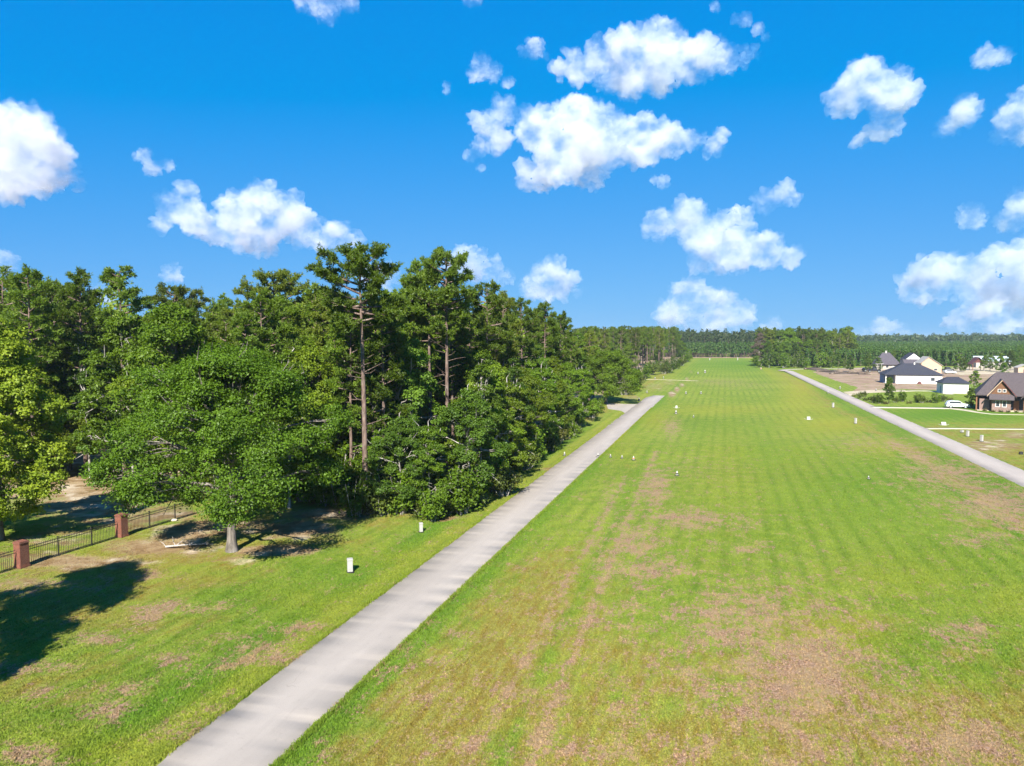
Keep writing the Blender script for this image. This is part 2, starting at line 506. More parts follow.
def grass_colour(nt):
    p = pos(nt)
    ms = nd(nt, 'ShaderNodeSeparateColor')
    att = nd(nt, 'ShaderNodeAttribute', attribute_name='mask')
    nt.links.new(att.outputs['Color'], ms.inputs[0])
    br, sa, ye, lu = ms.outputs[0], ms.outputs[1], ms.outputs[2], att.outputs['Alpha']
    big = noise(nt, p, 0.045, 3)
    mid = noise(nt, p, 0.55, 5, 0.6)
    # mown turf is drawn out along the strip's heading
    pr = mapv(nt, p, (1.0, 0.22, 1.0), (0, 0, TH))
    streak = noise(nt, pr, 2.6, 4, 0.65)
    fine = noise(nt, p, 9.0, 3, 0.7)
    c = mix(nt, ramp(nt, mth(nt, 'ADD', mth(nt, 'MULTIPLY', big, 0.5), mth(nt, 'MULTIPLY', mid, 0.5)), 0.35, 0.65), (0.108, 0.172, 0.018), (0.205, 0.248, 0.036))
    c = mix(nt, mth(nt, 'MULTIPLY', ramp(nt, streak, 0.4, 0.68), 0.6), c, (0.215, 0.245, 0.045))
    # mowing lanes
    sx = nd(nt, 'ShaderNodeSeparateXYZ')
    nt.links.new(mapv(nt, p, (1, 1, 1), (0, 0, TH)), sx.inputs[0])
    lane = mth(nt, 'SINE', mth(nt, 'ADD', mth(nt, 'MULTIPLY', sx.outputs[0], 2 * math.pi / 1.75), mth(nt, 'MULTIPLY', noise(nt, p, 0.05, 2), 2.2)))
    lane = mth(nt, 'POWER', mth(nt, 'MULTIPLY_ADD', lane, 0.5, 0.5), 2.5)
    band = noise(nt, mapv(nt, p, (0.035, 0.05, 1), (0, 0, TH)), 1.0, 4, 0.62, 0.8)
    rough = ramp(nt, noise(nt, p, 0.09, 4, 0.6), 0.35, 0.62)
    lf = mth(nt, 'ADD', mth(nt, 'MULTIPLY', mth(nt, 'MULTIPLY', lane, rough), 0.46), mth(nt, 'MULTIPLY', ramp(nt, band, 0.40, 0.64), 0.17))
    c = mix(nt, lf, c, (0.062, 0.118, 0.014))
    c = mix(nt, mth(nt, 'MULTIPLY', lu, mth(nt, 'ADD', 0.35, mth(nt, 'MULTIPLY', mid, 0.8))), c, (0.060, 0.155, 0.012))
    c = mix(nt, mth(nt, 'MULTIPLY', ye, mth(nt, 'ADD', 0.35, mth(nt, 'MULTIPLY', mid, 0.8))), c, (0.25, 0.235, 0.030))
    # tufts lighter and darker than their neighbours
    c = mix(nt, mth(nt, 'MULTIPLY', ramp(nt, fine, 0.45, 0.72), 0.5), c, (0.045, 0.085, 0.010))
    # half-dry, rusty turf
    dr = nd(nt, 'ShaderNodeAttribute', attribute_name='dry').outputs['Fac']
    dn = mth(nt, 'ADD', mth(nt, 'MULTIPLY', dr, 1.25), mth(nt, 'ADD', mth(nt, 'MULTIPLY', mth(nt, 'SUBTRACT', noise(nt, p, 0.16, 6, 0.7), 0.5), 2.4), mth(nt, 'MULTIPLY', mth(nt, 'SUBTRACT', noise(nt, pr, 1.2, 4, 0.7), 0.5), 1.5)))
    rust = mix(nt, ramp(nt, streak, 0.38, 0.62), (0.170, 0.118, 0.026), (0.205, 0.190, 0.040))
    rust = mix(nt, ramp(nt, fine, 0.5, 0.75), rust, (0.30, 0.24, 0.10))
    c = mix(nt, mth(nt, 'MULTIPLY', ramp(nt, dn, 0.12, 0.9), 0.85), c, rust)
    # dead, pinkish-tan thatch
    thatch = mix(nt, ramp(nt, fine, 0.35, 0.65), (0.155, 0.082, 0.056), (0.35, 0.225, 0.165))
    thatch = mix(nt, ramp(nt, mid, 0.35, 0.65), thatch, (0.27, 0.185, 0.105))
    b = mth(nt, 'ADD', mth(nt, 'MULTIPLY', br, 1.5), mth(nt, 'ADD', mth(nt, 'MULTIPLY', mth(nt, 'SUBTRACT', noise(nt, p, 0.5, 8, 0.85), 0.5), 4.6), mth(nt, 'MULTIPLY', mth(nt, 'SUBTRACT', noise(nt, pr, 3.0, 6, 0.8), 0.5), 3.0)))
    b = mth(nt, 'ADD', b, mth(nt, 'MULTIPLY', mth(nt, 'SUBTRACT', noise(nt, p, 5.0, 3, 0.8), 0.5), 2.4))
    c = mix(nt, mth(nt, 'MULTIPLY', ramp(nt, b, 0.36, 0.92), 0.9), c, thatch)
    # bare sand and leaf litter
    lit = mix(nt, ramp(nt, mid, 0.38, 0.62), (0.33, 0.235, 0.150), (0.185, 0.115, 0.060))
    lit = mix(nt, ramp(nt, noise(nt, p, 0.35, 4), 0.5, 0.68), lit, (0.46, 0.38, 0.29))
    s = mth(nt, 'ADD', mth(nt, 'MULTIPLY', sa, 1.6), mth(nt, 'ADD', mth(nt, 'MULTIPLY', mth(nt, 'SUBTRACT', mid, 0.5), 1.8), mth(nt, 'MULTIPLY', mth(nt, 'SUBTRACT', fine, 0.5), 0.8)))
    c = mix(nt, mth(nt, 'MULTIPLY', ramp(nt, s, 0.5, 1.05), 0.92), c, lit)
    bh = mth(nt, 'ADD', mth(nt, 'MULTIPLY', fine, 0.7), mth(nt, 'MULTIPLY', noise(nt, pr, 14.0, 3, 0.7), 0.6))
    return c, bh


m, nt, out = new_mat('ground')
c, bh = grass_colour(nt)
bsdf(nt, out, c, 0.95, bh, 0.09, 0.05)
M['ground'] = m
m, nt, out = new_mat('grass')
c, bh = grass_colour(nt)
at = nd(nt, 'ShaderNodeAttribute', attribute_name='tint').outputs['Fac']
c = mix(nt, at, c, mix(nt, 1.0, c, (1.5, 1.5, 1.3), 'MULTIPLY'))
d = nd(nt, 'ShaderNodeBsdfDiffuse'); t = nd(nt, 'ShaderNodeBsdfTranslucent'); mx = nd(nt, 'ShaderNodeMixShader')
nt.links.new(c, d.inputs[0]); nt.links.new(c, t.inputs[0]); mx.inputs[0].default_value = 0.3
nt.links.new(d.outputs[0], mx.inputs[1]); nt.links.new(t.outputs[0], mx.inputs[2]); nt.links.new(mx.outputs[0], out.inputs['Surface'])
M['grass'] = m


def asphalt(name, base, warm):
    m, nt, out = new_mat(name)
    p = pos(nt)
    pr = mapv(nt, p, (1.0, 0.12, 1.0), (0, 0, TH))
    big = noise(nt, mapv(nt, p, (0.55, 0.06, 1.0), (0, 0, TH)), 1.0, 4, 0.6)
    wear = noise(nt, pr, 0.9, 4, 0.6)
    ag = noise(nt, p, 34.0, 3, 0.8)
    c = mix(nt, ramp(nt, big, 0.35, 0.68), tuple(b * 0.90 for b in base), tuple(b * 1.05 for b in base))
    c = mix(nt, mth(nt, 'MULTIPLY', ramp(nt, wear, 0.42, 0.7), 0.2), c, warm)
    st = noise(nt, mapv(nt, p, (1.0, 0.25, 1.0), (0, 0, TH)), 0.7, 5, 0.7, 0.4)
    c = mix(nt, mth(nt, 'MULTIPLY', ramp(nt, st, 0.56, 0.74), 0.15), c, tuple(b * 0.5 for b in base))
    sp = noise(nt, p, 2.2, 5, 0.75)
    c = mix(nt, mth(nt, 'MULTIPLY', ramp(nt, sp, 0.56, 0.70), 0.28), c, tuple(b * 0.6 for b in base))
    vo = nd(nt, 'ShaderNodeTexVoronoi', feature='DISTANCE_TO_EDGE')
    dv = nd(nt, 'ShaderNodeVectorMath', operation='ADD')
    nn = nd(nt, 'ShaderNodeTexNoise'); nn.inputs['Scale'].default_value = 1.3
    nt.links.new(p, nn.inputs['Vector']); nt.links.new(p, dv.inputs[0]); nt.links.new(nn.outputs['Color'], dv.inputs[1])
    nt.links.new(dv.outputs[0], vo.inputs['Vector']); vo.inputs['Scale'].default_value = 0.3
    cr = mth(nt, 'SUBTRACT', 1.0, ramp(nt, vo.outputs['Distance'], 0.0, 0.011))
    c = mix(nt, mth(nt, 'MULTIPLY', cr, mth(nt, 'MULTIPLY', ramp(nt, big, 0.55, 0.7), 0.4)), c, tuple(b * 0.6 for b in base))
    c = mix(nt, mth(nt, 'MULTIPLY', ramp(nt, ag, 0.4, 0.75), 0.35), c, tuple(b * 0.72 for b in base))
    bsdf(nt, out, c, 0.9, ag, 0.01, 0.2)
    return m


M['asphalt'] = asphalt('asphalt', (0.325, 0.286, 0.245), (0.365, 0.322, 0.275))
M['asphalt_right'] = asphalt('asphalt_right', (0.355, 0.308, 0.265), (0.395, 0.345, 0.29))


def dirt_mat(name, a, b, g, gamt):
    m, nt, out = new_mat(name)
    p = pos(nt)
    n1 = noise(nt, p, 0.12, 5, 0.65)
    n2 = noise(nt, p, 1.4, 4, 0.7)
    c = mix(nt, ramp(nt, n1, 0.35, 0.65), a, b)
    c = mix(nt, mth(nt, 'MULTIPLY', ramp(nt, n2, 0.45, 0.7), 0.35), c, tuple(x * 0.6 for x in a))
    n3 = noise(nt, p, 0.2, 6, 0.75)
    c = mix(nt, mth(nt, 'MULTIPLY', ramp(nt, n3, gamt, gamt + 0.1), 0.9), c, g)
    bsdf(nt, out, c, 0.95, n2, 0.05, 0.05)
    return m


M['dirt'] = dirt_mat('dirt', (0.22, 0.145, 0.10), (0.32, 0.235, 0.165), (0.15, 0.155, 0.045), 0.52)
M['sand'] = dirt_mat('sand', (0.36, 0.295, 0.20), (0.44, 0.37, 0.27), (0.15, 0.19, 0.04), 0.54)
M['concrete'] = dirt_mat('concrete', (0.42, 0.37, 0.27), (0.48, 0.43, 0.33), (0.45, 0.42, 0.33), 0.62)
M['burnt'] = dirt_mat('burnt', (0.055, 0.045, 0.035), (0.13, 0.10, 0.08), (0.30, 0.23, 0.18), 0.55)

# ------------------------------------------------------------------ ground sheet
def axis(lo, hi, step, far_lo, far_hi, g):
    mid = list(np.arange(lo, hi + step, step))
    up, s, v = [], step, mid[-1]
    while v < far_hi:
        s = min(s * g, 400); v += s; up.append(v)
    dn, s, v = [], step, mid[0]
    while v > far_lo:
        s = min(s * g, 400); v -= s; dn.append(v)
    return np.array(dn[::-1] + mid + up)


xs = axis(-55, 75, 0.5, -7000, 9000, 1.022)
ys = axis(22, 90, 0.5, -400, 9500, 1.024)
X, Y = np.meshgrid(xs, ys)
xf, yf = X.ravel(), Y.ravel()
zf = height(xf, yf)
nx, ny = len(xs), len(ys)
a = (np.arange(ny - 1)[:, None] * nx + np.arange(nx - 1)[None, :]).ravel()
Q = np.stack([a, a + 1, a + nx + 1, a + nx], 1)
me = mesh_np('ground', np.stack([xf, yf, zf], 1), Q, None, [M['ground']], smooth=True, cols={'mask': ground_masks(xf, yf)}, attrs={'dry': MASK2[0]})
tag(link('ground', me), kind='structure', label='mown lawn and field running out to the woods')


def strip_sheet(name, pts, half, mat, z=0.02, jit=0.08, step=0.5, label=None, seed=1, follow=False):
    """a ribbon of paving with slightly ragged edges, thick enough to have a rim"""
    pts = np.array(pts, float)
    seg = np.linalg.norm(np.diff(pts, axis=0), axis=1)
    cum = np.concatenate([[0], np.cumsum(seg)])
    n = max(2, int(cum[-1] / step))
    s = np.linspace(0, cum[-1], n)
    px, py = np.interp(s, cum, pts[:, 0]), np.interp(s, cum, pts[:, 1])
    # soften corners
    tx, ty = np.gradient(px), np.gradient(py)
    L = np.hypot(tx, ty); tx /= L; ty /= L
    half = np.interp(s, np.linspace(0, cum[-1], len(np.atleast_1d(half))), np.atleast_1d(half))
    jl = (fbm2(s, s * 0 + seed, 1.1, 4, seed) - 0.5) * 2 * jit * 2
    jr = (fbm2(s, s * 0 + seed + 9, 1.1, 4, seed + 3) - 0.5) * 2 * jit * 2
    lx, ly = px - ty * (half + jl), py + tx * (half + jl)
    rx, ry = px + ty * (half + jr), py - tx * (half + jr)
    zl = height(lx, ly) + z if follow else np.zeros(n) + z
    zr = height(rx, ry) + z if follow else np.zeros(n) + z
    zc = height(px, py) + z if follow else np.zeros(n) + z
    zc = np.maximum(zc, 0.5 * (zl + zr))
    V = np.concatenate([np.stack([lx, ly, zl - 0.08], 1), np.stack([lx, ly, zl], 1), np.stack([px, py, zc], 1), np.stack([rx, ry, zr], 1), np.stack([rx, ry, zr - 0.08], 1)])
    i = np.arange(n - 1)
    Q = np.concatenate([np.stack([k * n + i, (k + 1) * n + i, (k + 1) * n + i + 1, k * n + i + 1], 1) for k in range(4)])
    me = mesh_np(name, V, Q, None, [mat])
    return tag(link(name, me), kind='structure', label=label)


def blob_sheet(name, pxs, mat, z=0.014, label=None, jit=0.5, seed=2):
    """a patch of bare ground or paving with an irregular rim, given by its corners"""
    P = np.array([G(*p) for p in pxs])
    n = len(P)
    pts = []
    for i in range(n):
        a, b = P[i], P[(i + 1) % n]
        k = max(2, int(np.linalg.norm(b - a) / 1.0))
        for t in np.arange(k) / k:
            pts.append(a + (b - a) * t)
    pts = np.array(pts)
    cen = pts.mean(0)
    d = pts - cen
    nn = fbm2(pts[:, 0], pts[:, 1], 3.0, 4, seed) - 0.5
    pts = pts + d / (np.linalg.norm(d, axis=1)[:, None] + 1e-6) * (nn * 2 * jit)[:, None]
    b = MB().slab([(p[0], p[1], z) for p in pts], 0.05)
    o = b.build(name, mat)
    return tag(o, kind='structure', label=label)


lr = [road_pt(0, v) for v in np.linspace(5, 198, 40)]
lr += [road_pt(0.8, 206)]
strip_sheet('left_road', lr, [2.15] * 38 + [1.9, 1.5], M['asphalt'], 0.022, 0.17, 0.3, 'grey asphalt lane along the wood', 4)
rr = [(0.287 * y + 35.4, y) for y in np.linspace(30, 345, 60)]
rr += [(134, 352), (139, 360), (148, 366), (165, 371), (200, 378), (245, 382)]
strip_sheet('right_road', rr, [2.0], M['asphalt_right'], 0.022, 0.09, 0.6, 'pale lane right of the runway', 8)
blob_sheet('driveway', [(606, 403.2), (625, 404.0), (645, 404.2), (656, 401.5), (654, 406), (645, 412), (634, 420), (627, 423), (628, 417), (625.5, 413.5), (621, 410.8), (608, 409)], M['asphalt'], 0.017, 'asphalt apron turning off the left lane into the wood', 0.15, 5)
strip_sheet('crossing_path', [G(637, 379.3), G(655, 379.5), G(672, 380), G(686, 380.5), G(699, 381)], [0.7], M['sand'], 0.04, 0.25, 1.0, 'pale path crossing the track at the wood', 6)
# houses' side: drives, dirt lots
strip_sheet('house_drive', [G(872, 407.2), G(900, 407.6), G(930, 408), G(951, 408.4), G(964, 410), G(975, 412), G(990, 414), G(1005, 414.5), G(1040, 415)], [1.6, 1.5, 1.5, 1.5, 1.2, 0.8, 0.6, 0.6, 0.6], M['concrete'], 0.03, 0.1, 0.8, 'cream drive from the right lane to the brown house', 7)
strip_sheet('lower_drive', [G(926, 428.6), G(950, 428.5), G(975, 428.8), G(1000, 429), G(1050, 429.5)], [0.75], M['concrete'], 0.035, 0.15, 0.8, 'narrow cream drive before the brown house lawn', 9)
strip_sheet('curved_walk', [G(897, 391.3), G(915, 390.8), G(930, 391), G(942, 392.4), G(950, 394.5)], [1.2], M['concrete'], 0.04, 0.15, 1.0, 'cream kerb path below the dirt lot', 11)
blob_sheet('dirt_lot', [(812, 372), (850, 368), (900, 366), (950, 372), (1000, 373), (1040, 375), (1040, 380), (960, 384), (945, 390), (905, 389), (870, 390), (852, 392), (858, 387.5), (834, 380)], M['dirt'], 0.012, 'bare pinkish building lot round the houses', 2.5, 12)
blob_sheet('sandy_lot', [(945, 371), (960, 366.5), (1000, 366.5), (1050, 367), (1050, 373), (1000, 374), (960, 375)], M['sand'], 0.028, 'pale sandy yard before the barn', 2.0, 13)
blob_sheet('burnt_ground', [(802, 368), (815, 367.2), (828, 369.5), (842, 372), (870, 372.6), (868, 374), (838, 374), (818, 371.5)], M['burnt'], 0.03, 'dark strip of burnt brush on the lot', 1.5, 14)
blob_sheet('belt_verge', [(688, 357.9), (730, 358.0), (770, 358.0), (772, 357.0), (730, 356.9), (688, 356.9)], M['dirt'], 0.03, 'thin brown strip of bare ground at the far end of the runway', 3.0, 16)
blob_sheet('sand_access', [(843, 392), (870, 390), (905, 390), (905, 391.5), (868, 393), (850, 396)], M['sand'], 0.034, 'pale sandy entry to the lot', 0.8, 15)

# ------------------------------------------------------------------ grass blades (near lawn)
def grass_tufts():
    n = 330000
    # denser nearer the camera
    yy = 19 * (105 / 19) ** rng.random(n) ** 0.95
    xx = (rng.random(n) * 1.62 - 0.80) * yy
    u = uu(xx, yy)
    uR = (xx - (0.287 * yy + 35.4)) * 0.96
    keep = (np.abs(u) > 2.12 + rng.random(n) * 0.12) & (np.abs(uR) > 2.05)
    mk = ground_masks(xx, yy)
    keep &= rng.random(n) > mk[:, 1] * 1.05
    keep &= rng.random(n) > mk[:, 0] * 0.5
    keep &= ~((u < -19) & (yy > 60))
    xx, yy, mk = xx[keep], yy[keep], mk[keep]
    # rough fringe along the road edges
    k = 16000
    v = 20 * (170 / 20) ** rng.random(k)
    sd = np.where(rng.random(k) < .5, -1, 1)
    ue = sd * (2.16 + np.abs(rng.normal(0, .10, k)))
    ex = -18.9 + NRM[0] * ue + DIR[0] * v
    ey = NRM[1] * ue + DIR[1] * v
    on_drive = (sd < 0) & (v > 132)
    ex = np.where(on_drive, ex + NRM[0] * 2 * np.abs(ue), ex)
    ey = np.where(on_drive, ey + NRM[1] * 2 * np.abs(ue), ey)
    xx = np.concatenate([xx, ex]); yy = np.concatenate([yy, ey])
    dry0 = MASK2[0][keep]
    mk = np.concatenate([mk, ground_masks(ex, ey)])
    dry0 = np.concatenate([dry0, MASK2[0]])
    edge = np.concatenate([np.zeros(len(xx) - k), np.ones(k)])
    zz = height(xx, yy)
    n = len(xx)
    V, T, ti = [], [], []
    for b in range(3):
        a = rng.random(n) * 2 * math.pi
        h = (0.03 + 0.045 * rng.random(n)) * (1 + 0.9 * edge) * (1 + 0.8 * mk[:, 3])
        w = 0.018 + 0.022 * rng.random(n)
        ox, oy = rng.normal(0, .06, n), rng.normal(0, .06, n)
        lean = rng.normal(0, .05, (n, 2))
        bx, by = xx + ox, yy + oy
        p0 = np.stack([bx - np.cos(a) * w, by - np.sin(a) * w, zz - 0.01], 1)
        p1 = np.stack([bx + np.cos(a) * w, by + np.sin(a) * w, zz - 0.01], 1)
        p2 = np.stack([bx + lean[:, 0], by + lean[:, 1], zz + h], 1)
        V.append(np.stack([p0, p1, p2], 1).reshape(-1, 3))
        ti.append(np.repeat(rng.random(n), 3))
    V = np.concatenate(V)
    T = np.arange(len(V)).reshape(-1, 3)
    mk3 = np.concatenate([np.repeat(mk, 3, axis=0)] * 3)
    me = mesh_np('grass', V, None, T, [M['grass']], attrs={'tint': np.concatenate(ti), 'dry': np.concatenate([np.repeat(dry0, 3)] * 3)}, cols={'mask': mk3})
    tag(link('grass', me), label='short mown grass blades over the near lawns', kind='stuff')


grass_tufts()

# ------------------------------------------------------------------ trees
def unit(v):
    return v / (np.linalg.norm(v, axis=-1, keepdims=True) + 1e-9)


def leaf_quads(P, Nn, size, asp=0.62):
    """small diamond leaves at P with normals near Nn"""
    n = len(P)
    Nn = unit(Nn)
    t = unit(np.cross(Nn, rng.normal(size=(n, 3))))
    b = np.cross(Nn, t)
    s = size[:, None] * 0.5
    fold = Nn * s * 0.25
    V = np.stack([P - t * s, P + b * s * asp + fold, P + t * s, P - b * s * asp + fold], 1)
    return V.reshape(-1, 3), np.arange(4 * n).reshape(-1, 4)


def clumps_to_leaves(cent, rad, up, per, size, flat=0.7):
    """leaves gather in each clump's upper, outer side; every clump has its own stretch and tilt"""
    K = len(cent)
    n = K * per
    ci = np.repeat(np.arange(K), per)
    d = unit(rng.normal(size=(n, 3)))
    o = unit(up)[ci]
    d = unit(d + o * 0.4)
    st = (0.6 + 0.9 * rng.random((K, 3)))[ci]
    r = rad[ci] * (0.15 + 1.0 * rng.random(n) ** 0.75)
    off = d * r[:, None] * st
    off[:, 2] *= flat
    # clumps trail off along their own sprays
    sp = unit(rng.normal(size=(K, 3)) * np.array([1, 1, 0.5]))[ci]
    off = off + sp * (rad[ci] * (rng.random(n) - 0.35) * 0.9)[:, None]
    P = cent[ci] + off
    Nn = unit(d * 0.4 + o * 0.35 + np.array([0, 0, 0.5]) + rng.normal(0, .55, (n, 3)))
    sz = size * (0.6 + 0.8 * rng.random(n))
    V, Q = leaf_quads(P, Nn, sz)
    ct = rng.random(K)
    ti = np.clip(0.55 * ct[ci] + 0.45 * rng.random(n), 0, 1)
    return V, Q, np.repeat(ti, 4)


def broadleaf(name, seed, H, Rw, base, trunk_r, nl, per_lobe, per, size, mat, bark, low=None, twigs=6, lean=0.0, shape=1.0, bare=3, lobe=(0.27, 0.15), pad=0.68, flatr=0.66):
    """tapering trunk, limbs to each lobe of the crown, twigs, and leaf clumps round every lobe"""
    global rng
    keep = rng
    rng = np.random.default_rng(seed)
    tb = Tubes()
    ht = H * 0.62
    k = 9
    tz = np.linspace(-0.3, ht, k)
    wander = np.cumsum(rng.normal(0, .10 * H / 15, (k, 2)), axis=0) * np.linspace(0, 1, k)[:, None]
    tp = np.stack([wander[:, 0] + lean * tz / H, wander[:, 1], tz], 1)
    tr = trunk_r * (1 - 0.75 * np.linspace(0, 1, k))
    tr[0] *= 1.5
    tr[1] *= 1.05
    tb.add(tp, tr, 10)
    lobes, lr = [], []
    for i in range(nl):
        f = (i + 0.5) / nl
        z = base + (H - base) * (0.08 + 0.86 * f ** 0.95)
        ang = i * 2.399 + rng.normal(0, .35)
        rel = (z - base) / (H - base)
        prof = math.sin(math.pi * min(0.97, 0.22 + 0.76 * rel ** shape)) ** 0.75
        rr_ = Rw * prof * ((0.58 + 0.25 * rng.random()) if i % 4 else 0.25)
        rr_ *= 0.70 + 0.55 * rng.random()
        lobes.append((tp[-1, 0] * rel + rr_ * math.cos(ang), tp[-1, 1] * rel + rr_ * math.sin(ang), z + 0.07 * H * (rng.random() - 0.6)))
        lr.append(Rw * (lobe[0] + lobe[1] * rng.random()) * (0.65 + 0.5 * prof))
    lobes.append((tp[-1, 0], tp[-1, 1], H - 0.16 * Rw)); lr.append(Rw * 0.3)
    lobes = np.array(lobes); lr = np.array(lr)
    cc, cu, cr = [], [], []
    axisc = np.array([tp[-1, 0] * .5, tp[-1, 1] * .5, base + (H - base) * 0.35])
    for L, r in zip(lobes, lr):
        zs = max(base * 0.55, min(L[2] - 0.25 * np.hypot(L[0], L[1]) - 0.6, ht * 0.96))
        s = np.array([np.interp(zs, tz, tp[:, 0]), np.interp(zs, tz, tp[:, 1]), zs])
        midp = s * 0.5 + L * 0.5 + np.array([0, 0, 0.10 * H * rng.random()]) + rng.normal(0, .25, 3)
        t = np.linspace(0, 1, 6)[:, None]
        pts = (1 - t) ** 2 * s + 2 * t * (1 - t) * midp + t ** 2 * L
        pts[1:-1] += rng.normal(0, .12, (4, 3))
        r0 = trunk_r * (0.30 + 0.2 * rng.random())
        tb.add(pts, r0 * (1 - 0.8 * t[:, 0]), 6)
        d = unit(rng.normal(size=(per_lobe, 3)))
        o = unit(L - axisc)
        d = unit(d + o * 0.75)
        q = L + d * (r * (0.55 + 0.55 * rng.random(per_lobe)))[:, None] * np.array([1, 1, pad])
        if low is not None: q[:, 2] = np.maximum(q[:, 2], low + rng.random(per_lobe) * 1.5)
        cc.append(q); cu.append(unit(d + np.array([0, 0, 0.6]))); cr.append((0.42 + 0.42 * rng.random(per_lobe)) * min(1.25, max(0.55, Rw / 6.0)))
        for j in range(twigs):
            e = q[rng.integers(per_lobe)]
            a = pts[3 + rng.integers(3)]
            m_ = (a + e) / 2 + rng.normal(0, .2, 3)
            tb.add(np.array([a, m_, e]), [0.05, 0.035, 0.012], 4)
    for j in range(bare):                                     # dead grey sticks showing through the leaves
        L = lobes[rng.integers(len(lobes))]
        e = L + unit(L - axisc) * lr.mean() * 1.1 + rng.normal(0, .5, 3)
        tb.add(np.array([L, (L + e) / 2 + rng.normal(0, .3, 3), e]), [0.08, 0.05, 0.015], 4)
    cc, cu, cr = np.concatenate(cc), np.concatenate(cu), np.concatenate(cr)
    V, Qd, ti = clumps_to_leaves(cc, cr, cu, per, size, flatr)
    crown = mesh_np(name + '_crown', V, Qd, None, [M[mat]], attrs={'tint': ti})
    trunk = tb.mesh(name + '_trunk', [M[bark]])
    rng = keep
    return trunk, crown


def pine(name, seed, H, cb, Lmax, trunk_r, nb, round_top=0.5, mat='needle', tuft_n=17, bend=0.3, stubs=6, nl=0.40, gap=0.0, tw=0.050):
    """straight tapering bole, whorled limbs and radial needle tufts at their ends"""
    global rng
    keep = rng
    rng = np.random.default_rng(seed)
    tb = Tubes()
    k = 10
    tz = np.linspace(-0.2, H * 0.985, k)
    bx = np.cumsum(rng.normal(0, bend * 0.3, k)) * np.linspace(0, 1, k) * 0.6
    by = np.cumsum(rng.normal(0, bend * 0.3, k)) * np.linspace(0, 1, k) * 0.6
    tp = np.stack([bx, by, tz], 1)
    tr = trunk_r * (1 - 0.82 * (np.linspace(0, 1, k)) ** 1.2)
    tr[0] *= 1.3
    tb.add(tp, tr, 8)
    TC, TD = [], []
    for i in range(nb):
        f = (i + rng.random() * 0.9) / nb
        if gap and rng.random() < gap: continue
        z = H * (cb + (1 - cb) * f * 0.985)
        prof = (math.sin(math.pi * (0.20 + 0.78 * f)) ** 0.7) * (1 - round_top) + round_top * math.sqrt(max(0.02, 1 - (f * 0.97) ** 2.4)) * (0.55 + 0.45 * min(1, f * 4))
        L = Lmax * prof * (0.55 + 0.55 * rng.random())
        ang = i * 2.399 + rng.normal(0, .5)
        rise = 0.05 + 0.55 * f + rng.normal(0, .12)
        s = np.array([np.interp(z, tz, bx), np.interp(z, tz, by), z])
        d = np.array([math.cos(ang), math.sin(ang), rise])
        e = s + d / np.linalg.norm(d) * L
        m_ = (s + e) / 2 + np.array([0, 0, -0.06 * L]) + rng.normal(0, .06 * L, 3)
        t = np.linspace(0, 1, 5)[:, None]
        pts = (1 - t) ** 2 * s + 2 * t * (1 - t) * m_ + t ** 2 * e
        tb.add(pts, 0.028 + (0.012 * L + 0.02) * (1 - t[:, 0]) * 1.3, 5)
        ns = max(3, int(4.6 * L))
        for j in range(ns):
            g = 0.45 + 0.55 * (j + rng.random()) / ns
            a = pts[min(4, int(g * 4.0))] * 0.6 + pts[min(4, int(g * 4.0) + (1 if g < .99 else 0))] * 0.4
            dd = unit(d * 0.7 + rng.normal(0, .65, 3) * np.array([1, 1, 0.5]) + np.array([0, 0, 0.25]))
            l2 = (0.45 + 0.95 * rng.random()) * min(1.0, 0.4 + L * 0.2)
            tb.add(np.array([a, a + dd * l2 * .5, a + dd * l2]), [0.025, 0.02, 0.012], 3)
            for q in (0.45, 0.75, 1.0):
                TC.append(a + dd * l2 * q + rng.normal(0, .08, 3)); TD.append(dd)
        TC.append(e); TD.append(unit(d))
    for j in range(6):                                         # leader tufts
        TC.append(np.array([bx[-1], by[-1], H - 0.25 * j]) + rng.normal(0, .15, 3)); TD.append(np.array([0, 0, 1.0]))
    for j in range(stubs):                                     # bare dead limbs below the crown
        z = H * (cb * (0.45 + 0.55 * rng.random()))
        ang = rng.random() * 6.28
        L = 0.8 + 2.0 * rng.random()
        s = np.array([np.interp(z, tz, bx), np.interp(z, tz, by), z])
        d = np.array([math.cos(ang), math.sin(ang), 0.15 + 0.4 * rng.random()])
        tb.add(np.array([s, s + d * L * .5 + rng.normal(0, .08, 3), s + d * L]), [0.05, 0.035, 0.012], 4)
    TC, TD = np.array(TC), np.array(TD)
    K = len(TC)
    ci = np.repeat(np.arange(K), tuft_n)
    n = len(ci)
    dv = unit(unit(rng.normal(size=(n, 3))) + TD[ci] * 0.65 + np.array([0, 0, 0.15]))
    ln = nl * (0.6 + 0.6 * rng.random(n))
    P = TC[ci] + rng.normal(0, .07, (n, 3))
    side = unit(np.cross(dv, rng.normal(size=(n, 3))))
    w = tw * (0.7 + 0.6 * rng.random(n))
    V = np.stack([P, P + dv * (ln * .55)[:, None] + side * w[:, None], P + dv * ln[:, None], P + dv * (ln * .55)[:, None] - side * w[:, None]], 1).reshape(-1, 3)
    Qd = np.arange(4 * n).reshape(-1, 4)
    ct = rng.random(K)
    ti = np.repeat(np.clip(0.5 * ct[ci] + 0.5 * rng.random(n), 0, 1), 4)
    crown = mesh_np(name + '_crown', V, Qd, None, [M[mat]], attrs={'tint': ti})
    trunk = tb.mesh(name + '_trunk', [M['pine_bark']])
    rng = keep
    return trunk, crown


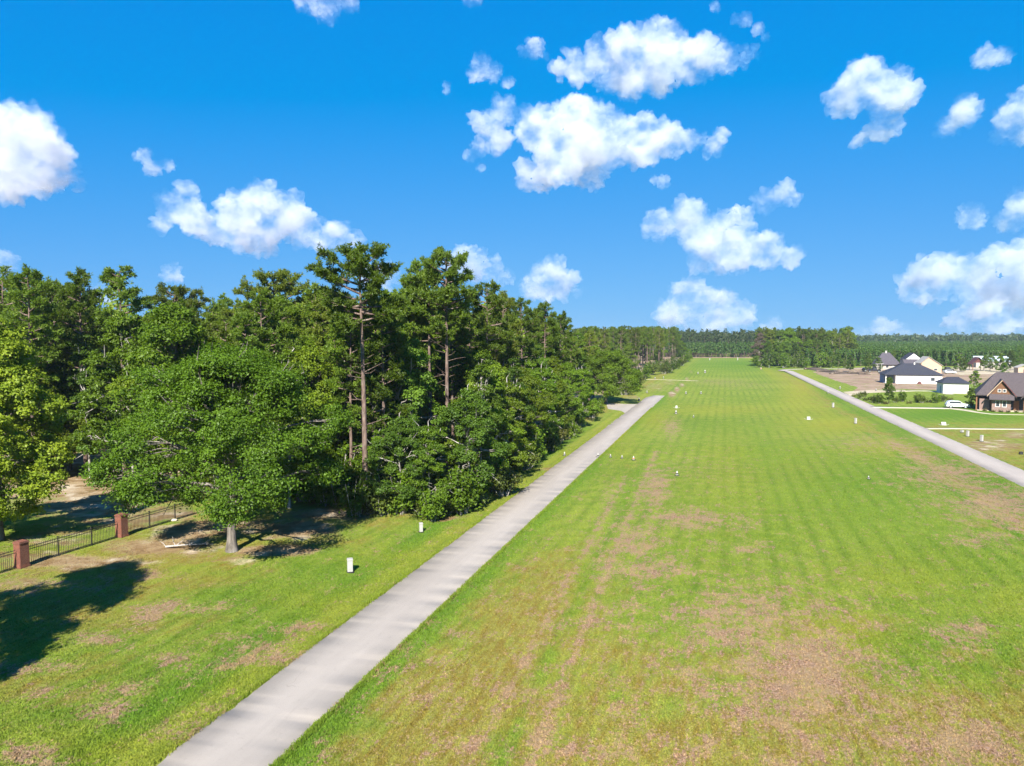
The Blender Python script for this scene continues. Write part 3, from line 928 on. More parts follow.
def plant(proto, name, label, cat, x, y, s=1.0, rz=None, group=None, z=None, sz=None, tilt=0.0):
    o = thing(name, label, cat, (x, y, hz(x, y) if z is None else z), random.random() * 6.28 if rz is None else rz, group)
    o.scale = (s, s, sz if sz else s)
    if tilt: o.rotation_euler = (random.gauss(0, tilt), random.gauss(0, tilt), o.rotation_euler[2])
    link('trunk', proto[0], o)
    link('crown', proto[1], o)
    return o


def stem_bush(name, seed, H, W, nst, per, size, mat, ncl=26):
    """many stems from the ground, each ending in leaf clumps"""
    global rng
    keep = rng
    rng = np.random.default_rng(seed)
    tb = Tubes()
    cc, cu, cr = [], [], []
    for i in range(nst):
        a = rng.random() * 6.28
        r = W * math.sqrt(rng.random()) * 0.85
        h = H * (0.55 + 0.45 * rng.random()) * (1 - 0.35 * (r / W) ** 2)
        e = np.array([r * math.cos(a), r * math.sin(a), h])
        b0 = np.array([e[0] * .3, e[1] * .3, -0.1])
        tb.add(np.array([b0, (b0 + e) / 2 + rng.normal(0, .1, 3), e]), [0.04, 0.03, 0.01], 4)
        for j in range(max(2, ncl // nst)):
            f = 0.25 + 0.75 * rng.random()
            p = b0 * (1 - f) + e * f + rng.normal(0, .22 * W / 1.5, 3)
            p[2] = max(0.12, p[2])
            cc.append(p); cu.append(unit(np.array([p[0], p[1], 0.8 * H * 0.7]))); cr.append(0.26 + 0.25 * rng.random())
    cc, cu, cr = np.array(cc), np.array(cu), np.array(cr) * min(1.6, max(0.7, W / 1.3))
    V, Qd, ti = clumps_to_leaves(cc, cr, cu, per, size, 0.85)
    crown = mesh_np(name + '_leaves', V, Qd, None, [M[mat]], attrs={'tint': ti})
    trunk = tb.mesh(name + '_stems', [M['grey_twig']])
    rng = keep
    return trunk, crown


def bush(proto, name, label, cat, x, y, s=1.0, group=None, sz=None):
    o = thing(name, label, cat, (x, y, hz(x, y)), random.random() * 6.28, group)
    o.scale = (s, s, sz or s)
    link('stems', proto[0], o)
    link('leaves', proto[1], o)
    return o


P = {}
P['oak'] = broadleaf('oak', 19, 15.4, 8.7, 3.4, 0.36, 46, 25, 125, 0.172, 'oak_leaf', 'oak_bark', low=2.1, twigs=6, shape=0.66, bare=34, lobe=(0.14, 0.15), pad=0.62, flatr=0.6)
P['gum'] = broadleaf('gum', 12, 17.5, 5.6, 1.6, 0.26, 46, 20, 110, 0.225, 'gum_leaf', 'oak_bark', twigs=4, shape=0.7, bare=5, lobe=(0.20, 0.12))
P['b0'] = broadleaf('b0', 21, 14.0, 5.0, 2.2, 0.22, 28, 18, 84, 0.22, 'wood_leaf', 'oak_bark', twigs=4, shape=0.8, bare=8, lobe=(0.20, 0.13))
P['b1'] = broadleaf('b1', 22, 15.0, 4.2, 2.6, 0.20, 28, 17, 84, 0.21, 'wood_leaf', 'grey_twig', twigs=4, shape=0.7, bare=10, lobe=(0.20, 0.13))
P['b2'] = broadleaf('b2', 23, 11.0, 3.6, 1.0, 0.16, 24, 16, 80, 0.21, 'wood_leaf', 'grey_twig', twigs=4, shape=0.7, bare=8, lobe=(0.20, 0.14))
P['b3'] = broadleaf('b3', 24, 13.0, 4.4, 1.6, 0.18, 26, 16, 80, 0.22, 'light_leaf', 'grey_twig', twigs=4, shape=0.8, bare=8, lobe=(0.19, 0.14))
P['n0'] = broadleaf('n0', 26, 17.0, 2.5, 5.0, 0.15, 22, 13, 80, 0.20, 'light_leaf', 'grey_twig', twigs=4, shape=0.8, bare=12, lobe=(0.24, 0.2))
P['n1'] = broadleaf('n1', 27, 15.0, 2.7, 3.2, 0.14, 22, 13, 80, 0.20, 'wood_leaf', 'grey_twig', twigs=4, shape=0.7, bare=14, lobe=(0.24, 0.2))
P['snag'] = broadleaf('snag', 28, 13.0, 2.6, 4.0, 0.15, 12, 4, 14, 0.18, 'scrub_leaf', 'grey_twig', twigs=9, shape=0.8, bare=22)
P['dome'] = broadleaf('dome', 25, 13.0, 8.0, 2.6, 0.40, 44, 18, 80, 0.26, 'wood_leaf', 'oak_bark', twigs=3, shape=0.75, bare=10, lobe=(0.18, 0.12))
P['p0'] = pine('p0', 31, 25, 0.50, 3.6, 0.27, 38, 0.6)
P['p1'] = pine('p1', 32, 25, 0.62, 3.6, 0.25, 34, 0.85, gap=0.25)
P['p2'] = pine('p2', 33, 24, 0.40, 3.4, 0.24, 46, 0.4, gap=0.1)
P['p3'] = pine('p3', 34, 23, 0.64, 3.0, 0.20, 28, 0.7, gap=0.3)
P['p4'] = pine('p4', 35, 22, 0.34, 3.4, 0.24, 48, 0.35, gap=0.08)
P['p5'] = pine('p5', 36, 24, 0.58, 3.9, 0.25, 30, 0.95, gap=0.2, bend=0.7)
P['p6'] = pine('p6', 37, 23, 0.46, 3.0, 0.22, 40, 0.5, gap=0.2, bend=0.5)
P['tall'] = pine('tall', 41, 26, 0.74, 6.0, 0.34, 36, 1.0, gap=0.12, stubs=12, bend=0.5)
P['tall2'] = pine('tall2', 42, 26, 0.66, 4.0, 0.30, 38, 0.7, gap=0.15, stubs=16, bend=0.3)
P['y0'] = pine('y0', 51, 11, 0.16, 2.1, 0.13, 34, 0.15, 'young_needle', 22, 0.2, 2, 0.45)
P['y1'] = pine('y1', 52, 12, 0.22, 2.0, 0.13, 32, 0.2, 'young_needle', 22, 0.2, 2, 0.45)
P['s0'] = stem_bush('s0', 61, 2.6, 1.7, 12, 60, 0.22, 'scrub_leaf', 40)
P['s1'] = stem_bush('s1', 62, 3.6, 1.6, 12, 55, 0.24, 'wood_leaf', 48)
P['s2'] = stem_bush('s2', 63, 1.5, 1.3, 9, 50, 0.18, 'scrub_leaf', 30)

# --- the foreground trees, each with its own place
ox, oy = G(232, 551)
plant(P['oak'], 'oak_tree', 'large spreading oak with pale grey trunk standing alone in sandy ground beside the fence', 'tree', ox, oy, 1.0, 0.6)
tx, ty = G(366, 514)
plant(P['tall'], 'pine_tree', 'tallest flat-topped pine with long bare pale trunk right of the big oak', 'tree', tx, ty, 0.885, 1.0)
x2, y2 = G(448, 478)
plant(P['tall2'], 'pine_tree', 'tall dense pine, right one of the close pair whose bare trunks show', 'tree', x2, y2, 0.985, 2.0)
x3, y3 = G(432, 478)
plant(P['tall2'], 'pine_tree', 'slightly shorter pine, left one of the close pair whose bare trunks show', 'tree', x3 - 0.2, y3 + 0.8, 0.90, 0.7)
gx, gy = G(-6, 545)
plant(P['gum'], 'gum_tree', 'yellow-green leafy tree at the left edge behind the brick fence', 'tree', gx - 0.6, gy + 1.5, 0.98, 0.4)
# a tree left of the picture that throws its long shadow over the lawn
SUN_AZ, SUN_EL = R(9.0), R(38.0)                      # shadows run 9 degrees right of straight ahead
sx_, sy_ = G(150, 566)
Ls = 17.0 / math.tan(SUN_EL)
plant(P['gum'], 'shade_tree', 'leafy tree left of the lawn whose long shadow lies across the grass', 'tree', sx_ - Ls * math.sin(SUN_AZ) - 1.2, sy_ - Ls * math.cos(SUN_AZ), 0.95, 1.0)

# --- the wood on the left: scattered pines with broadleaf trees along its edge
taken = [(ox, oy, 5.5), (tx, ty, 1.5), (x2, y2, 1.5), (x3, y3, 1.5), (gx, gy, 3.5)]


def free(x, y, r):
    for a, b, c in taken:
        if (a - x) ** 2 + (b - y) ** 2 < (c + r) ** 2: return False
    return True


def put(kind, x, y, s, *a, **k):
    taken.append((x, y, k.pop('r', 1.2)))
    return plant(P[kind], *a[:1], a[1], a[2], x, y, s, **k)


FRONT = [  # trees along the wood's sunlit edge: photo px of the foot, kind, scale
    (318, 500, 'b0', 1.05, 'rounded green tree directly right of the big oak'),
    (300, 492, 'b1', 1.05, 'leafy tree crowding behind the right side of the big oak'),
    (402, 513, 'b3', 0.66, 'light green tree at the foot of the tallest pine'),
    (428, 512, 'b2', 0.72, 'low dark leafy tree behind the far white pedestal'),
    (470, 503, 'b3', 0.85, 'pale green tree right of the pair of bare-trunked pines'),
    (488, 486, 'b1', 0.86, 'slender leafy tree at the bend of the wood edge'),
    (506, 474, 'b2', 1.0, 'bushy tree at the wood edge above the dry verge'),
    (520, 458, 'b0', 0.85, 'broad green tree overhanging the verge of the left lane'),
    (540, 447, 'b2', 1.05, 'dense low tree beside the left lane'),
    (553, 437, 'b1', 0.85, 'upright leafy tree beside the left lane'),
    (566, 428, 'b0', 0.8, 'rounded tree near the driveway opening'),
    (582, 420, 'b2', 0.9, 'small bushy tree at the driveway opening'),
    (185, 498, 'b0', 1.34, 'tall leafy tree behind the left half of the big oak'),
    (135, 484, 'b1', 1.22, 'leafy tree at the back of the shaded clearing'),
    (105, 474, 'b3', 1.05, 'pale leafy tree at the back of the shaded clearing'),
    (70, 470, 'b0', 1.05, 'green tree behind the clearing, right of the yellow-green one'),
    (40, 478, 'gum', 0.85, 'yellow-green tree behind the clearing near the left edge'),
    (10, 480, 'b3', 1.1, 'yellowish tree at the far left of the clearing'),
    (262, 492, 'b3', 1.36, 'tall leafy tree directly behind the big oak trunk'),
    (352, 478, 'b1', 0.95, 'leafy tree directly behind the tallest pine'),
    (405, 480, 'b3', 0.7, 'leafy tree between the tallest pine and the pair'),
    (480, 465, 'b0', 1.0, 'leafy tree deep behind the pale green one'),
    (380, 513, 'n1', 0.5, 'slim pale-stemmed tree just right of the tallest pine'),
    (412, 507, 'n0', 0.55, 'slim light green tree left of the pair of pines'),
    (458, 500, 'n1', 0.68, 'slim grey-stemmed tree right of the pair of pines'),
    (480, 494, 'n0', 0.85, 'slim light green tree with white stem at the wood edge'),
    (345, 498, 'n1', 0.9, 'slim tree left of the tallest pine, beside the big oak'),
    (497, 482, 'n1', 0.8, 'slim tree at the edge where the verge turns dry'),
    (512, 470, 'n0', 0.8, 'slim light green tree leaning over the dry verge'),
    (530, 455, 'n1', 0.85, 'slim dark tree halfway along the lane edge'),
    (546, 442, 'n0', 0.75, 'slim light green tree halfway along the lane edge'),
    (375, 496, 'snag', 0.8, 'bare grey snag beside the tallest pine'),
    (90, 478, 'n0', 0.95, 'slim pale-stemmed tree behind the shaded clearing'),
]
for px, py, k, s, lab in FRONT:
    x, y = G(px, py)
    put(k, x, y, s, 'broadleaf_tree' if k != 'snag' else 'dead_tree', lab, 'tree', group='broadleaf trees along the edge of the left wood', r=1.4)

# pines through the wood
SKY = np.array([(-80, 262), (0, 264), (30, 260), (55, 285), (80, 266), (100, 300), (120, 262), (145, 300), (175, 288), (200, 300), (225, 292), (250, 290), (275, 275), (300, 290), (330, 275), (362, 300), (390, 288), (410, 275), (440, 285), (470, 300), (490, 281), (520, 297), (548, 302), (575, 318), (600, 325), (700, 328)], float)
NAMED = [(30, 266, 76, 'p0'), (82, 268, 84, 'p2'), (121, 264, 82, 'p3'), (174, 290, 92, 'tall'), (226, 294, 96, 'p0'), (276, 277, 84, 'tall'), (318, 282, 80, 'p2'), (335, 290, 74, 'p4'), (390, 288, 78, 'p2'), (410, 276, 82, 'p0'), (487, 283, 92, 'p1'), (503, 292, 100, 'p4'),
         (522, 297, 112, 'p2'), (545, 303, 124, 'p1'), (560, 312, 134, 'p4'), (470, 300, 96, 'p4'), (5, 268, 82, 'p4'), (55, 282, 88, 'p1'), (420, 262, 88, 'p1')]
NAMED_L = ['tall pine reaching above the yellow-green tree at the far left', 'narrow open pine second from left on the skyline', 'thin sparse pine poking up alone on the left skyline',
           'flat-topped pine on the skyline left of the big oak', 'round-topped pine behind the crown of the big oak', 'wide rounded pine crown with sky gaps above the big oak',
           'dense pine just left of the tallest pine', 'bushy pine under the left side of the tallest pine', 'pine just right of the tallest pine', 'pine left of the bare-trunked pair',
           'open pine right of the bare-trunked pair against white cloud', 'bushy dark pine stepping down right of the pair', 'pine on the skyline where the wood slopes down', 'thin pine standing up from the sloping skyline',
           'last bushy pine before the skyline drops to the far woods', 'bushy pine directly behind the pair of bare trunks', 'bushy pine at the left margin', 'thin pine between two taller ones at far left', 'thin-topped pine just behind the left one of the pair']
PH = {'p0': 25, 'p1': 25, 'p2': 24, 'p3': 23, 'p4': 22, 'p5': 24, 'p6': 23, 'tall': 26, 'tall2': 26}
for (px, py, D, k), lab in zip(NAMED, NAMED_L):
    x = (px - CX) / FPX * D
    Hh = CAM_H + D * (HOR - py) / FPX - 0.5
    put(k, x, D, Hh / PH[k], 'pine_tree', lab, 'tree', group='pines of the left wood', r=1.5)

for px, py, D, k, lab in [(374, 300, 72, 'p5', 'dark-trunked pine close behind the tallest pine'), (353, 312, 76, 'p6', 'thin pine close to the left of the tallest pine')]:
    put(k, (px - CX) / FPX * D, D, (CAM_H + D * (HOR - py) / FPX) / PH[k], 'pine_tree', lab, 'tree', group='pines of the left wood', r=1.0)
n_in = 0
tries = 0
while n_in < 165 and tries < 12000:
    tries += 1
    y = 66 + 120 * random.random() ** 1.2
    uo = -13.5 - random.random() ** 1.3 * 75
    x, y0 = road_pt(uo, 0)
    x = x + DIR[0] * y / DIR[1]
    px = CX + FPX * x / y
    if px < -90 or uu(x, y) > -13: continue
    if px < 170 and y < 84: continue
    if not free(x, y, 1.3): continue
    k = random.choice(['p0', 'p1', 'p2', 'p3', 'p4', 'p5', 'p6', 'p5', 'b0', 'b1', 'b3', 'n0', 'n1'])
    top = np.interp(px, SKY[:, 0], SKY[:, 1]) + 9 + abs(random.gauss(0, 10))
    Hmax = CAM_H + y * (HOR - top) / FPX
    if k[0] == 'p':
        H0 = PH[k]
        s = min(1.05, Hmax / H0)
        if s < 0.62: continue
        put(k, x, y, s, 'pine_tree', 'tall dark pine inside the left wood', 'tree', group='pines inside the left wood', r=1.2, sz=s * (0.95 + 0.1 * random.random()), tilt=0.015)
    else:
        H0 = {'b0': 14, 'b1': 15, 'b2': 11, 'b3': 13, 'n0': 17, 'n1': 15}[k]
        s = min(0.8 + 0.5 * random.random(), Hmax / H0)
        if s < 0.5: continue
        put(k, x, y, s, 'broadleaf_tree', 'leafy green tree inside the left wood', 'tree', group='broadleaf trees inside the left wood', r=1.6)
    n_in += 1

# deep inside the wood the trees read as one mass
pts = []
while len(pts) < 650:
    y = 100 + 120 * random.random()
    x = -18.9 + DIR[0] / DIR[1] * y - 22 - 85 * random.random()
    px = CX + FPX * x / y
    if px < -120: continue
    top = np.interp(px, SKY[:, 0], SKY[:, 1]) + 22 + 18 * random.random()
    pts.append((x, y, max(9, CAM_H + y * (HOR - top) / FPX)))
DEEP = pts

# shrubs along the foot of the wood
SH = [(362, 517), (371, 517), (366, 515), (345, 512), (365, 514), (385, 517), (400, 518), (415, 519), (432, 520), (446, 517), (458, 513), (472, 508), (484, 503), (497, 497), (507, 491), (518, 485), (527, 478), (536, 471), (545, 465), (553, 458), (561, 452), (570, 446), (577, 440), (585, 434), (592, 428), (599, 421), (604, 416),
      (310, 505), (325, 508), (290, 502), (265, 500), (378, 508), (440, 510), (476, 500), (512, 480), (598, 414), (160, 492), (60, 478), (30, 484), (200, 505), (215, 508)]
for px, py in [(275, 503), (300, 506), (335, 511), (252, 499), (205, 496), (228, 500), (318, 509), (288, 500), (345, 505)]:
    x, y = G(px, py)
    bush(P['s1'], 'shrub', 'tall dark shrub in the shade behind the big oak', 'shrub', x, y + 2, 1.25 + 0.5 * random.random(), 'shrubs in the shade behind the big oak')
for i, (px, py) in enumerate(SH):
    x, y = G(px, py - 3)
    k = ['s1', 's0', 's1', 's2'][i % 4]
    if px > 500: x -= 1.6
    bush(P[k], 'shrub', 'low leafy shrub at the foot of the left wood', 'shrub', x + random.gauss(0, .5), y + random.gauss(0, .5), 0.8 + 0.5 * random.random(), 'shrubs along the foot of the left wood')

# oak dome by the driveway and pale dead snags above it
x, y = G(616, 402)
plant(P['dome'], 'oak_tree', 'dome-shaped dark green oak beside the driveway opening', 'tree', 23.0, 173.0, 0.95, 0.2)

# the pine wood beyond the driveway
cnt = 0
tries = 0
while cnt < 125 and tries < 6000:
    tries += 1
    y = 182 + 370 * random.random() ** 1.15
    lim = -17.5 - (8 if y < 290 else 0) + (7 if y > 330 else 0)
    uo = lim - abs(random.gauss(0, 1)) * 30
    x = -18.9 + NRM[0] * uo + DIR[0] / DIR[1] * (y - NRM[1] * uo)
    px = CX + FPX * x / y
    if px < 540: continue
    if not free(x, y, 1.3): continue
    k = random.choice(['p0', 'p1', 'p2', 'p3', 'p5', 'p6', 'p1', 'b0'])
    H0 = {**PH, 'b0': 14}[k]
    Hh = (CAM_H + y * (HOR - 326.5) / FPX) * (0.9 + 0.1 * random.random())
    if k[0] == 'b': Hh = 10 + 6 * random.random()
    taken.append((x, y, 1.3))
    plant(P[k], 'pine_tree' if k[0] == 'p' else 'broadleaf_tree', 'straight dark pine in the wood beyond the driveway' if k[0] == 'p' else 'leafy tree among the pines beyond the driveway', 'tree', x, y, Hh / H0 if k[0] == 'b' else min(1.0, Hh / H0) * 0.95, None,
          'trees of the wood beyond the driveway', None, Hh / H0)
    cnt += 1
for i, (px, py) in enumerate([(630, 392), (637, 388), (645, 378), (652, 375), (660, 372), (668, 371), (676, 369), (682, 366), (687, 362), (625, 395), (670, 373), (664, 374)]):
    x, y = G(px, py)
    bush(P['s0' if i % 2 else 's1'], 'shrub', 'rounded shrub at the edge of the wood beyond the driveway', 'shrub', x, y, 1.6 + random.random(), 'shrubs before the wood beyond the driveway')


# ------------------------------------------------------------------ far woods (masses)
def mass(name, pts, mat, label, H, W, nf, size, conical, trunk=True, seed=5, hvar=0.2):
    """a far-off wood read as one mass: many small crowns of loose facets, with trunks"""
    global rng
    keep = rng
    rng = np.random.default_rng(seed)
    pts = np.array(pts)
    K = len(pts)
    hh = H * (1 - hvar + 2 * hvar * rng.random(K))
    if len(pts[0]) > 2: hh = pts[:, 2] * (1 - hvar + 2 * hvar * rng.random(K))
    ci = np.repeat(np.arange(K), nf)
    n = len(ci)
    f = rng.random(n)
    lo = (0.32 if name == 'young_pine_belt' else 0.08) if conical else 0.35
    z = lo + (1 - lo) * f
    prof = (1 - f) ** 0.8 * 0.95 + 0.08 if conical else np.sin(np.pi * np.clip(0.15 + 0.8 * f, 0, 1)) ** 0.6
    a = rng.random(n) * 2 * np.pi
    # uneven sides: a few lobes per crown
    ph = rng.random(K)[ci] * 6.28
    lob = 1 + 0.3 * np.sin(3 * a + ph + 5 * f) + 0.15 * np.sin(7 * a + 2 * ph)
    wk = (W * (0.75 + 0.5 * rng.random(K)))[ci]
    r = wk * prof * lob * (0.55 + 0.5 * rng.random(n))
    Pp = np.stack([pts[ci, 0] + r * np.cos(a), pts[ci, 1] + r * np.sin(a), hh[ci] * z + rng.normal(0, .2, n)], 1)
    Nn = np.stack([np.cos(a), np.sin(a), 0.5 + 0 * a], 1) + rng.normal(0, .5, (n, 3))
    sz = size * (0.6 + 0.8 * rng.random(n))
    V, Qd = leaf_quads(Pp, Nn, sz, 0.8)
    ct = rng.random(K)
    ti = np.repeat(np.clip(0.6 * ct[ci] + 0.4 * rng.random(n), 0, 1), 4)
    me = mesh_np(name, V, Qd, None, [M[mat]], attrs={'tint': ti})
    o = tag(link(name, me), label=label, kind='stuff')
    if trunk:
        w = 0.16
        bx, by = pts[:, 0], pts[:, 1]
        VV, QQ = [], []
        for k in range(4):
            a0 = k * math.pi / 2
            VV.append(np.stack([bx + w * math.cos(a0), by + w * math.sin(a0), np.zeros(K)], 1))
            VV.append(np.stack([bx + w * .4 * math.cos(a0), by + w * .4 * math.sin(a0), hh * 0.9], 1))
        for k in range(4):
            a0, b0 = 2 * k * K, 2 * ((k + 1) % 4) * K
            i = np.arange(K)
            QQ.append(np.stack([a0 + i, b0 + i, b0 + K + i, a0 + K + i], 1))
        me2 = mesh_np(name + '_stems', np.concatenate(VV), np.concatenate(QQ), None, [M['pine_bark']])
        t = link('trunks', me2, o)
        t['kind'] = 'stuff'
    rng = keep
    return o


def inside(poly, x, y):
    c = False
    j = len(poly) - 1
    for i in range(len(poly)):
        xi, yi = poly[i]; xj, yj = poly[j]
        if (yi > y) != (yj > y) and x < (xj - xi) * (y - yi) / (yj - yi) + xi: c = not c
        j = i
    return c


mass('deep_woods', DEEP, 'wood_leaf', 'dim interior of the left wood behind its front trees', 18, 3.2, 260, 0.75, False, True, 70, 0.08)
# wood at the runway's end: a belt of young pines before tall ones
pts = []
while len(pts) < 420:
    x, y = 118 + 150 * random.random(), 585 + 40 * random.random()
    pts.append((x, y))
mass('young_pine_belt', pts, 'plant_needle', 'belt of young green pines across the far end of the runway', 11.5, 2.6, 110, 1.1, True, True, 71, 0.12)
pts = []
for i in range(420):
    x, y = 105 + 190 * random.random(), 632 + 110 * random.random()
    pts.append((x, y, (CAM_H + y * (HOR - 331) / FPX) * (0.82 + 0.2 * random.random())))
mass('end_woods', pts, 'far_needle', 'tall dark pines behind the young belt at the far end of the runway', 22, 3.0, 120, 1.3, False, True, 75, 0.10)
# mixed clump right of the runway's end
for i in range(84):
    px = 752 + 105 * random.random()
    d = 398 + (px - 752) * 0.15 + 75 * random.random() ** 1.4
    if px > 835: d += 20
    x = (px - CX) / FPX * d
    k = random.choice(['p0', 'p2', 'p5', 'b0', 'p4', 'b1', 'p5']) if d > 420 else random.choice(['b0', 'b1', 'b2', 'n1', 'p4', 'y1', 'y0'])
    H0 = {**PH, 'b0': 14, 'b1': 15, 'b2': 11, 'b3': 13, 'dome': 13, 'n1': 15, 'y0': 11, 'y1': 12}[k]
    back = d > 420
    top = (326.5 + 9 * random.random()) if (back and px < 848) else (339 + 10 * random.random())
    Hh = CAM_H + d * (HOR - top) / FPX
    s = min(Hh / H0, 1.6)
    plant(P[k], 'pine_tree' if k[0] in 'pty' else 'broadleaf_tree', 'tall pine in the mixed clump right of the runway end' if k[0] in 'pt' else 'young pine at the front of the mixed clump right of the runway end' if k[0] == 'y' else 'dark rounded tree in the mixed clump right of the runway end', 'tree', x, d, s if k[0] in 'bdny' else max(1.0, s), None,
          'trees of the mixed clump right of the runway end', 0, Hh / H0)
for i in range(14):
    px = 752 + 100 * random.random()
    x, y = G(px, 366.6 + random.random() * 1.5 + max(0, (px - 830) * .06))
    bush(P['s1'], 'shrub', 'shrub at the foot of the mixed clump right of the runway end', 'shrub', x, y, 1.5 + random.random(), 'shrubs before the mixed clump')
x, y = G(764, 366.6)
o = plant(P['b1'], 'dead_tree', 'pinkish brown withered tree at the left of the mixed clump', 'tree', (759 - CX) / FPX * 405, 405, 1.1, 1.3, None, 0, 1.25)
for ch in o.children:
    if ch.data.name.startswith('b1_crown'):
        ch.data = ch.data.copy(); ch.data.materials[0] = M['dead_leaf']

# plantation right of the houses: rows of even young pines
pts = []
for i in range(9000):
    d = 395 + 520 * random.random() ** 1.3
    px = 800 + 300 * random.random()
    x = (px - CX) / FPX * d
    # planted in rows
    v = DIR[0] * x + DIR[1] * d
    u = uu(x, d)
    u = round(u / 4.2) * 4.2 + random.gauss(0, .25)
    x, d = -18.9 + NRM[0] * u + DIR[0] * v + 18.9 * 0.083, NRM[1] * u + DIR[1] * v + 18.9 * 0.275
    if d < 400 + (px - 800) * 0.02: continue
    pts.append((x, d, 9.0 + 3.0 * (d - 395) / 500))
pts = pts[:6500]
mass('pine_plantation', pts, 'plant_needle', 'even green plantation of young pines behind the houses', 10, 1.9, 110, 0.7, True, True, 72, 0.10)
# horizon woods
pts = []
for i in range(5200):
    d = 950 + 2200 * random.random() ** 1.5
    az = -0.75 + 1.75 * random.random()
    x = az * d
    px = CX + FPX * az
    h = 21 + 5 * vnoise(np.array([[az * 22, 0.3, d / 800]]), 3)[0]
    if 850 < px and d < 1300: h *= 0.75
    pts.append((x, d, h))
mass('distant_woods', pts, 'far_needle', 'bluish band of distant woods along the horizon', 22, 5.0, 60, 2.6, False, False, 73, 0.12)

# trees among the houses
for px, py, k, s, lab in [(868, 372, 'y0', .8, 'young pine left of the far grey roof'), (878, 371, 'b2', .6, 'round green tree beside the far grey roof'), (893, 369, 'y1', .8, 'young pine behind the grey roof'),
                          (958, 371, 'b2', .75, 'bare-branched small tree on the sandy yard'), (963, 372, 'b2', .6, 'thin tree on the sandy yard right of the bare-branched one'), (990, 371, 'b0', .55, 'round tree before the long pale roof'),
                          (1000, 372, 'b2', .8, 'tree at the right end of the long pale roof'), (1010, 371, 'y0', .9, 'young pine right of the long pale roof'), (1019, 370, 'y1', 1.0, 'young pine at the right margin behind the brown house'),
                          (1003, 377, 'b3', .45, 'light green tree behind the brown house roof'), (975, 389, 'b2', .52, 'tall bush between white shed and brown house'), (971, 408, 'b2', .42, 'dark rounded tree beside the porch of the brown house'),
                          (850, 372, 'y0', .7, 'young pine before the plantation at left'), (838, 371, 'y1', .75, 'young pine before the mixed clump'), (984, 371, 'b1', .5, 'slim tree beside the dark pavilion')]:
    x, y = G(px, py)
    plant(P[k], 'pine_tree' if k[0] == 'y' else 'broadleaf_tree', lab, 'tree', x, y, s)
x, y = G(891, 404)
plant(P['y0'], 'pine_tree', 'small young pine standing up from the hedge row by the drive', 'tree', x, y + 1, 0.56)
for i, (px, py, s, k) in enumerate([(862, 399, 1.0, 's0'), (868, 401, .9, 's2'), (875, 403, 1.1, 's0'), (882, 404, 1.1, 's1'), (898, 403, .9, 's0'), (905, 402, 1.2, 's1'), (912, 404, .9, 's2'), (920, 403, 1.0, 's1'), (925, 403.5, 1.1, 's0'), (932, 403, 1.0, 's2'), (939, 403.5, 1.1, 's1'), (946, 402, 1.0, 's0'), (888, 404.5, .9, 's2'), (856, 397, .8, 's2'), (953, 401, .9, 's2'), (866, 397, .9, 's0')]):
    x, y = G(px, py)
    bush(P[k], 'shrub', 'low wild shrub in the row behind the cream drive', 'shrub', x, y + 1.2, s * 0.66, 'wild shrubs behind the cream drive')

# dead fallen branch on the lawn before the oak
def fallen_branch():
    x, y = G(166, 548)
    o = thing('fallen_branch', 'pale grey dead branch lying on the grass left of the big oak', 'branch', (x, y, hz(x, y) + 0.05), 0.1)
    r = np.random.default_rng(3)
    tb = Tubes()
    main = np.array([(0, 0, .05), (.8, -.25, .18), (1.7, -.2, .22), (2.6, .1, .15), (3.4, .25, .08)])
    tb.add(main, [.09, .07, .055, .04, .015], 6)
    for i, (b, dx, dy, dz) in enumerate([(1, .5, .9, .5), (1, -.4, .5, .6), (2, .6, -.7, .4), (2, .7, .8, .45), (3, .5, .6, .25), (3, .6, -.4, .2), (0, -.6, .4, .35)]):
        s = main[b]
        e = s + np.array([dx, dy, dz])
        tb.add(np.array([s, (s + e) / 2 + r.normal(0, .08, 3), e]), [.04, .028, .008], 4)
        e2 = s * .4 + e * .6 + np.array([dy * .5, -dx * .4, .1])
        tb.add(np.array([s * .4 + e * .6, e2]), [.02, .006], 4)
    link('branch_wood', tb.mesh('branch_wood', [M['grey_twig']]), o)


fallen_branch()

# ------------------------------------------------------------------ fence and pillars
def brick_mat(name, a, b, mortar, sc=1.0):
    m, nt, out = new_mat(name)
    v = objco(nt)
    bx = nd(nt, 'ShaderNodeTexBrick')
    # bricks follow the wall round its corner
    s = nd(nt, 'ShaderNodeSeparateXYZ'); nt.links.new(v, s.inputs[0])
    cb = nd(nt, 'ShaderNodeCombineXYZ')
    nt.links.new(mth(nt, 'ADD', s.outputs[0], s.outputs[1]), cb.inputs[0]); nt.links.new(s.outputs[2], cb.inputs[1])
    nt.links.new(cb.outputs[0], bx.inputs['Vector'])
    bx.inputs['Color1'].default_value = (*a, 1); bx.inputs['Color2'].default_value = (*b, 1); bx.inputs['Mortar'].default_value = (*mortar, 1)
    bx.inputs['Scale'].default_value = 4.5 * sc
    bx.inputs['Mortar Size'].default_value = 0.012
    n = noise(nt, v, 2.5, 5)
    c = mix(nt, mth(nt, 'MULTIPLY', ramp(nt, n, 0.4, 0.7), 0.35), bx.outputs['Color'], tuple(x * .6 for x in a))
    bsdf(nt, out, c, 0.9, bx.outputs['Fac'], -0.01, 0.1)
    return m


M['brick'] = brick_mat('brick', (0.225, 0.088, 0.056), (0.155, 0.062, 0.044), (0.24, 0.18, 0.15))
M['iron'] = simple('iron', (0.028, 0.026, 0.025), 0.5, 0.3, 6, 0.4)
M['white_paint'] = simple('white_paint', (0.35, 0.34, 0.31), 0.5, 0.10, 5, 0.4)
M['black_rubber'] = simple('black_rubber', (0.022, 0.022, 0.023), 0.7, 0.3, 8)
M['orange_paint'] = simple('orange_paint', (0.62, 0.16, 0.06), 0.6, 0.15, 8)

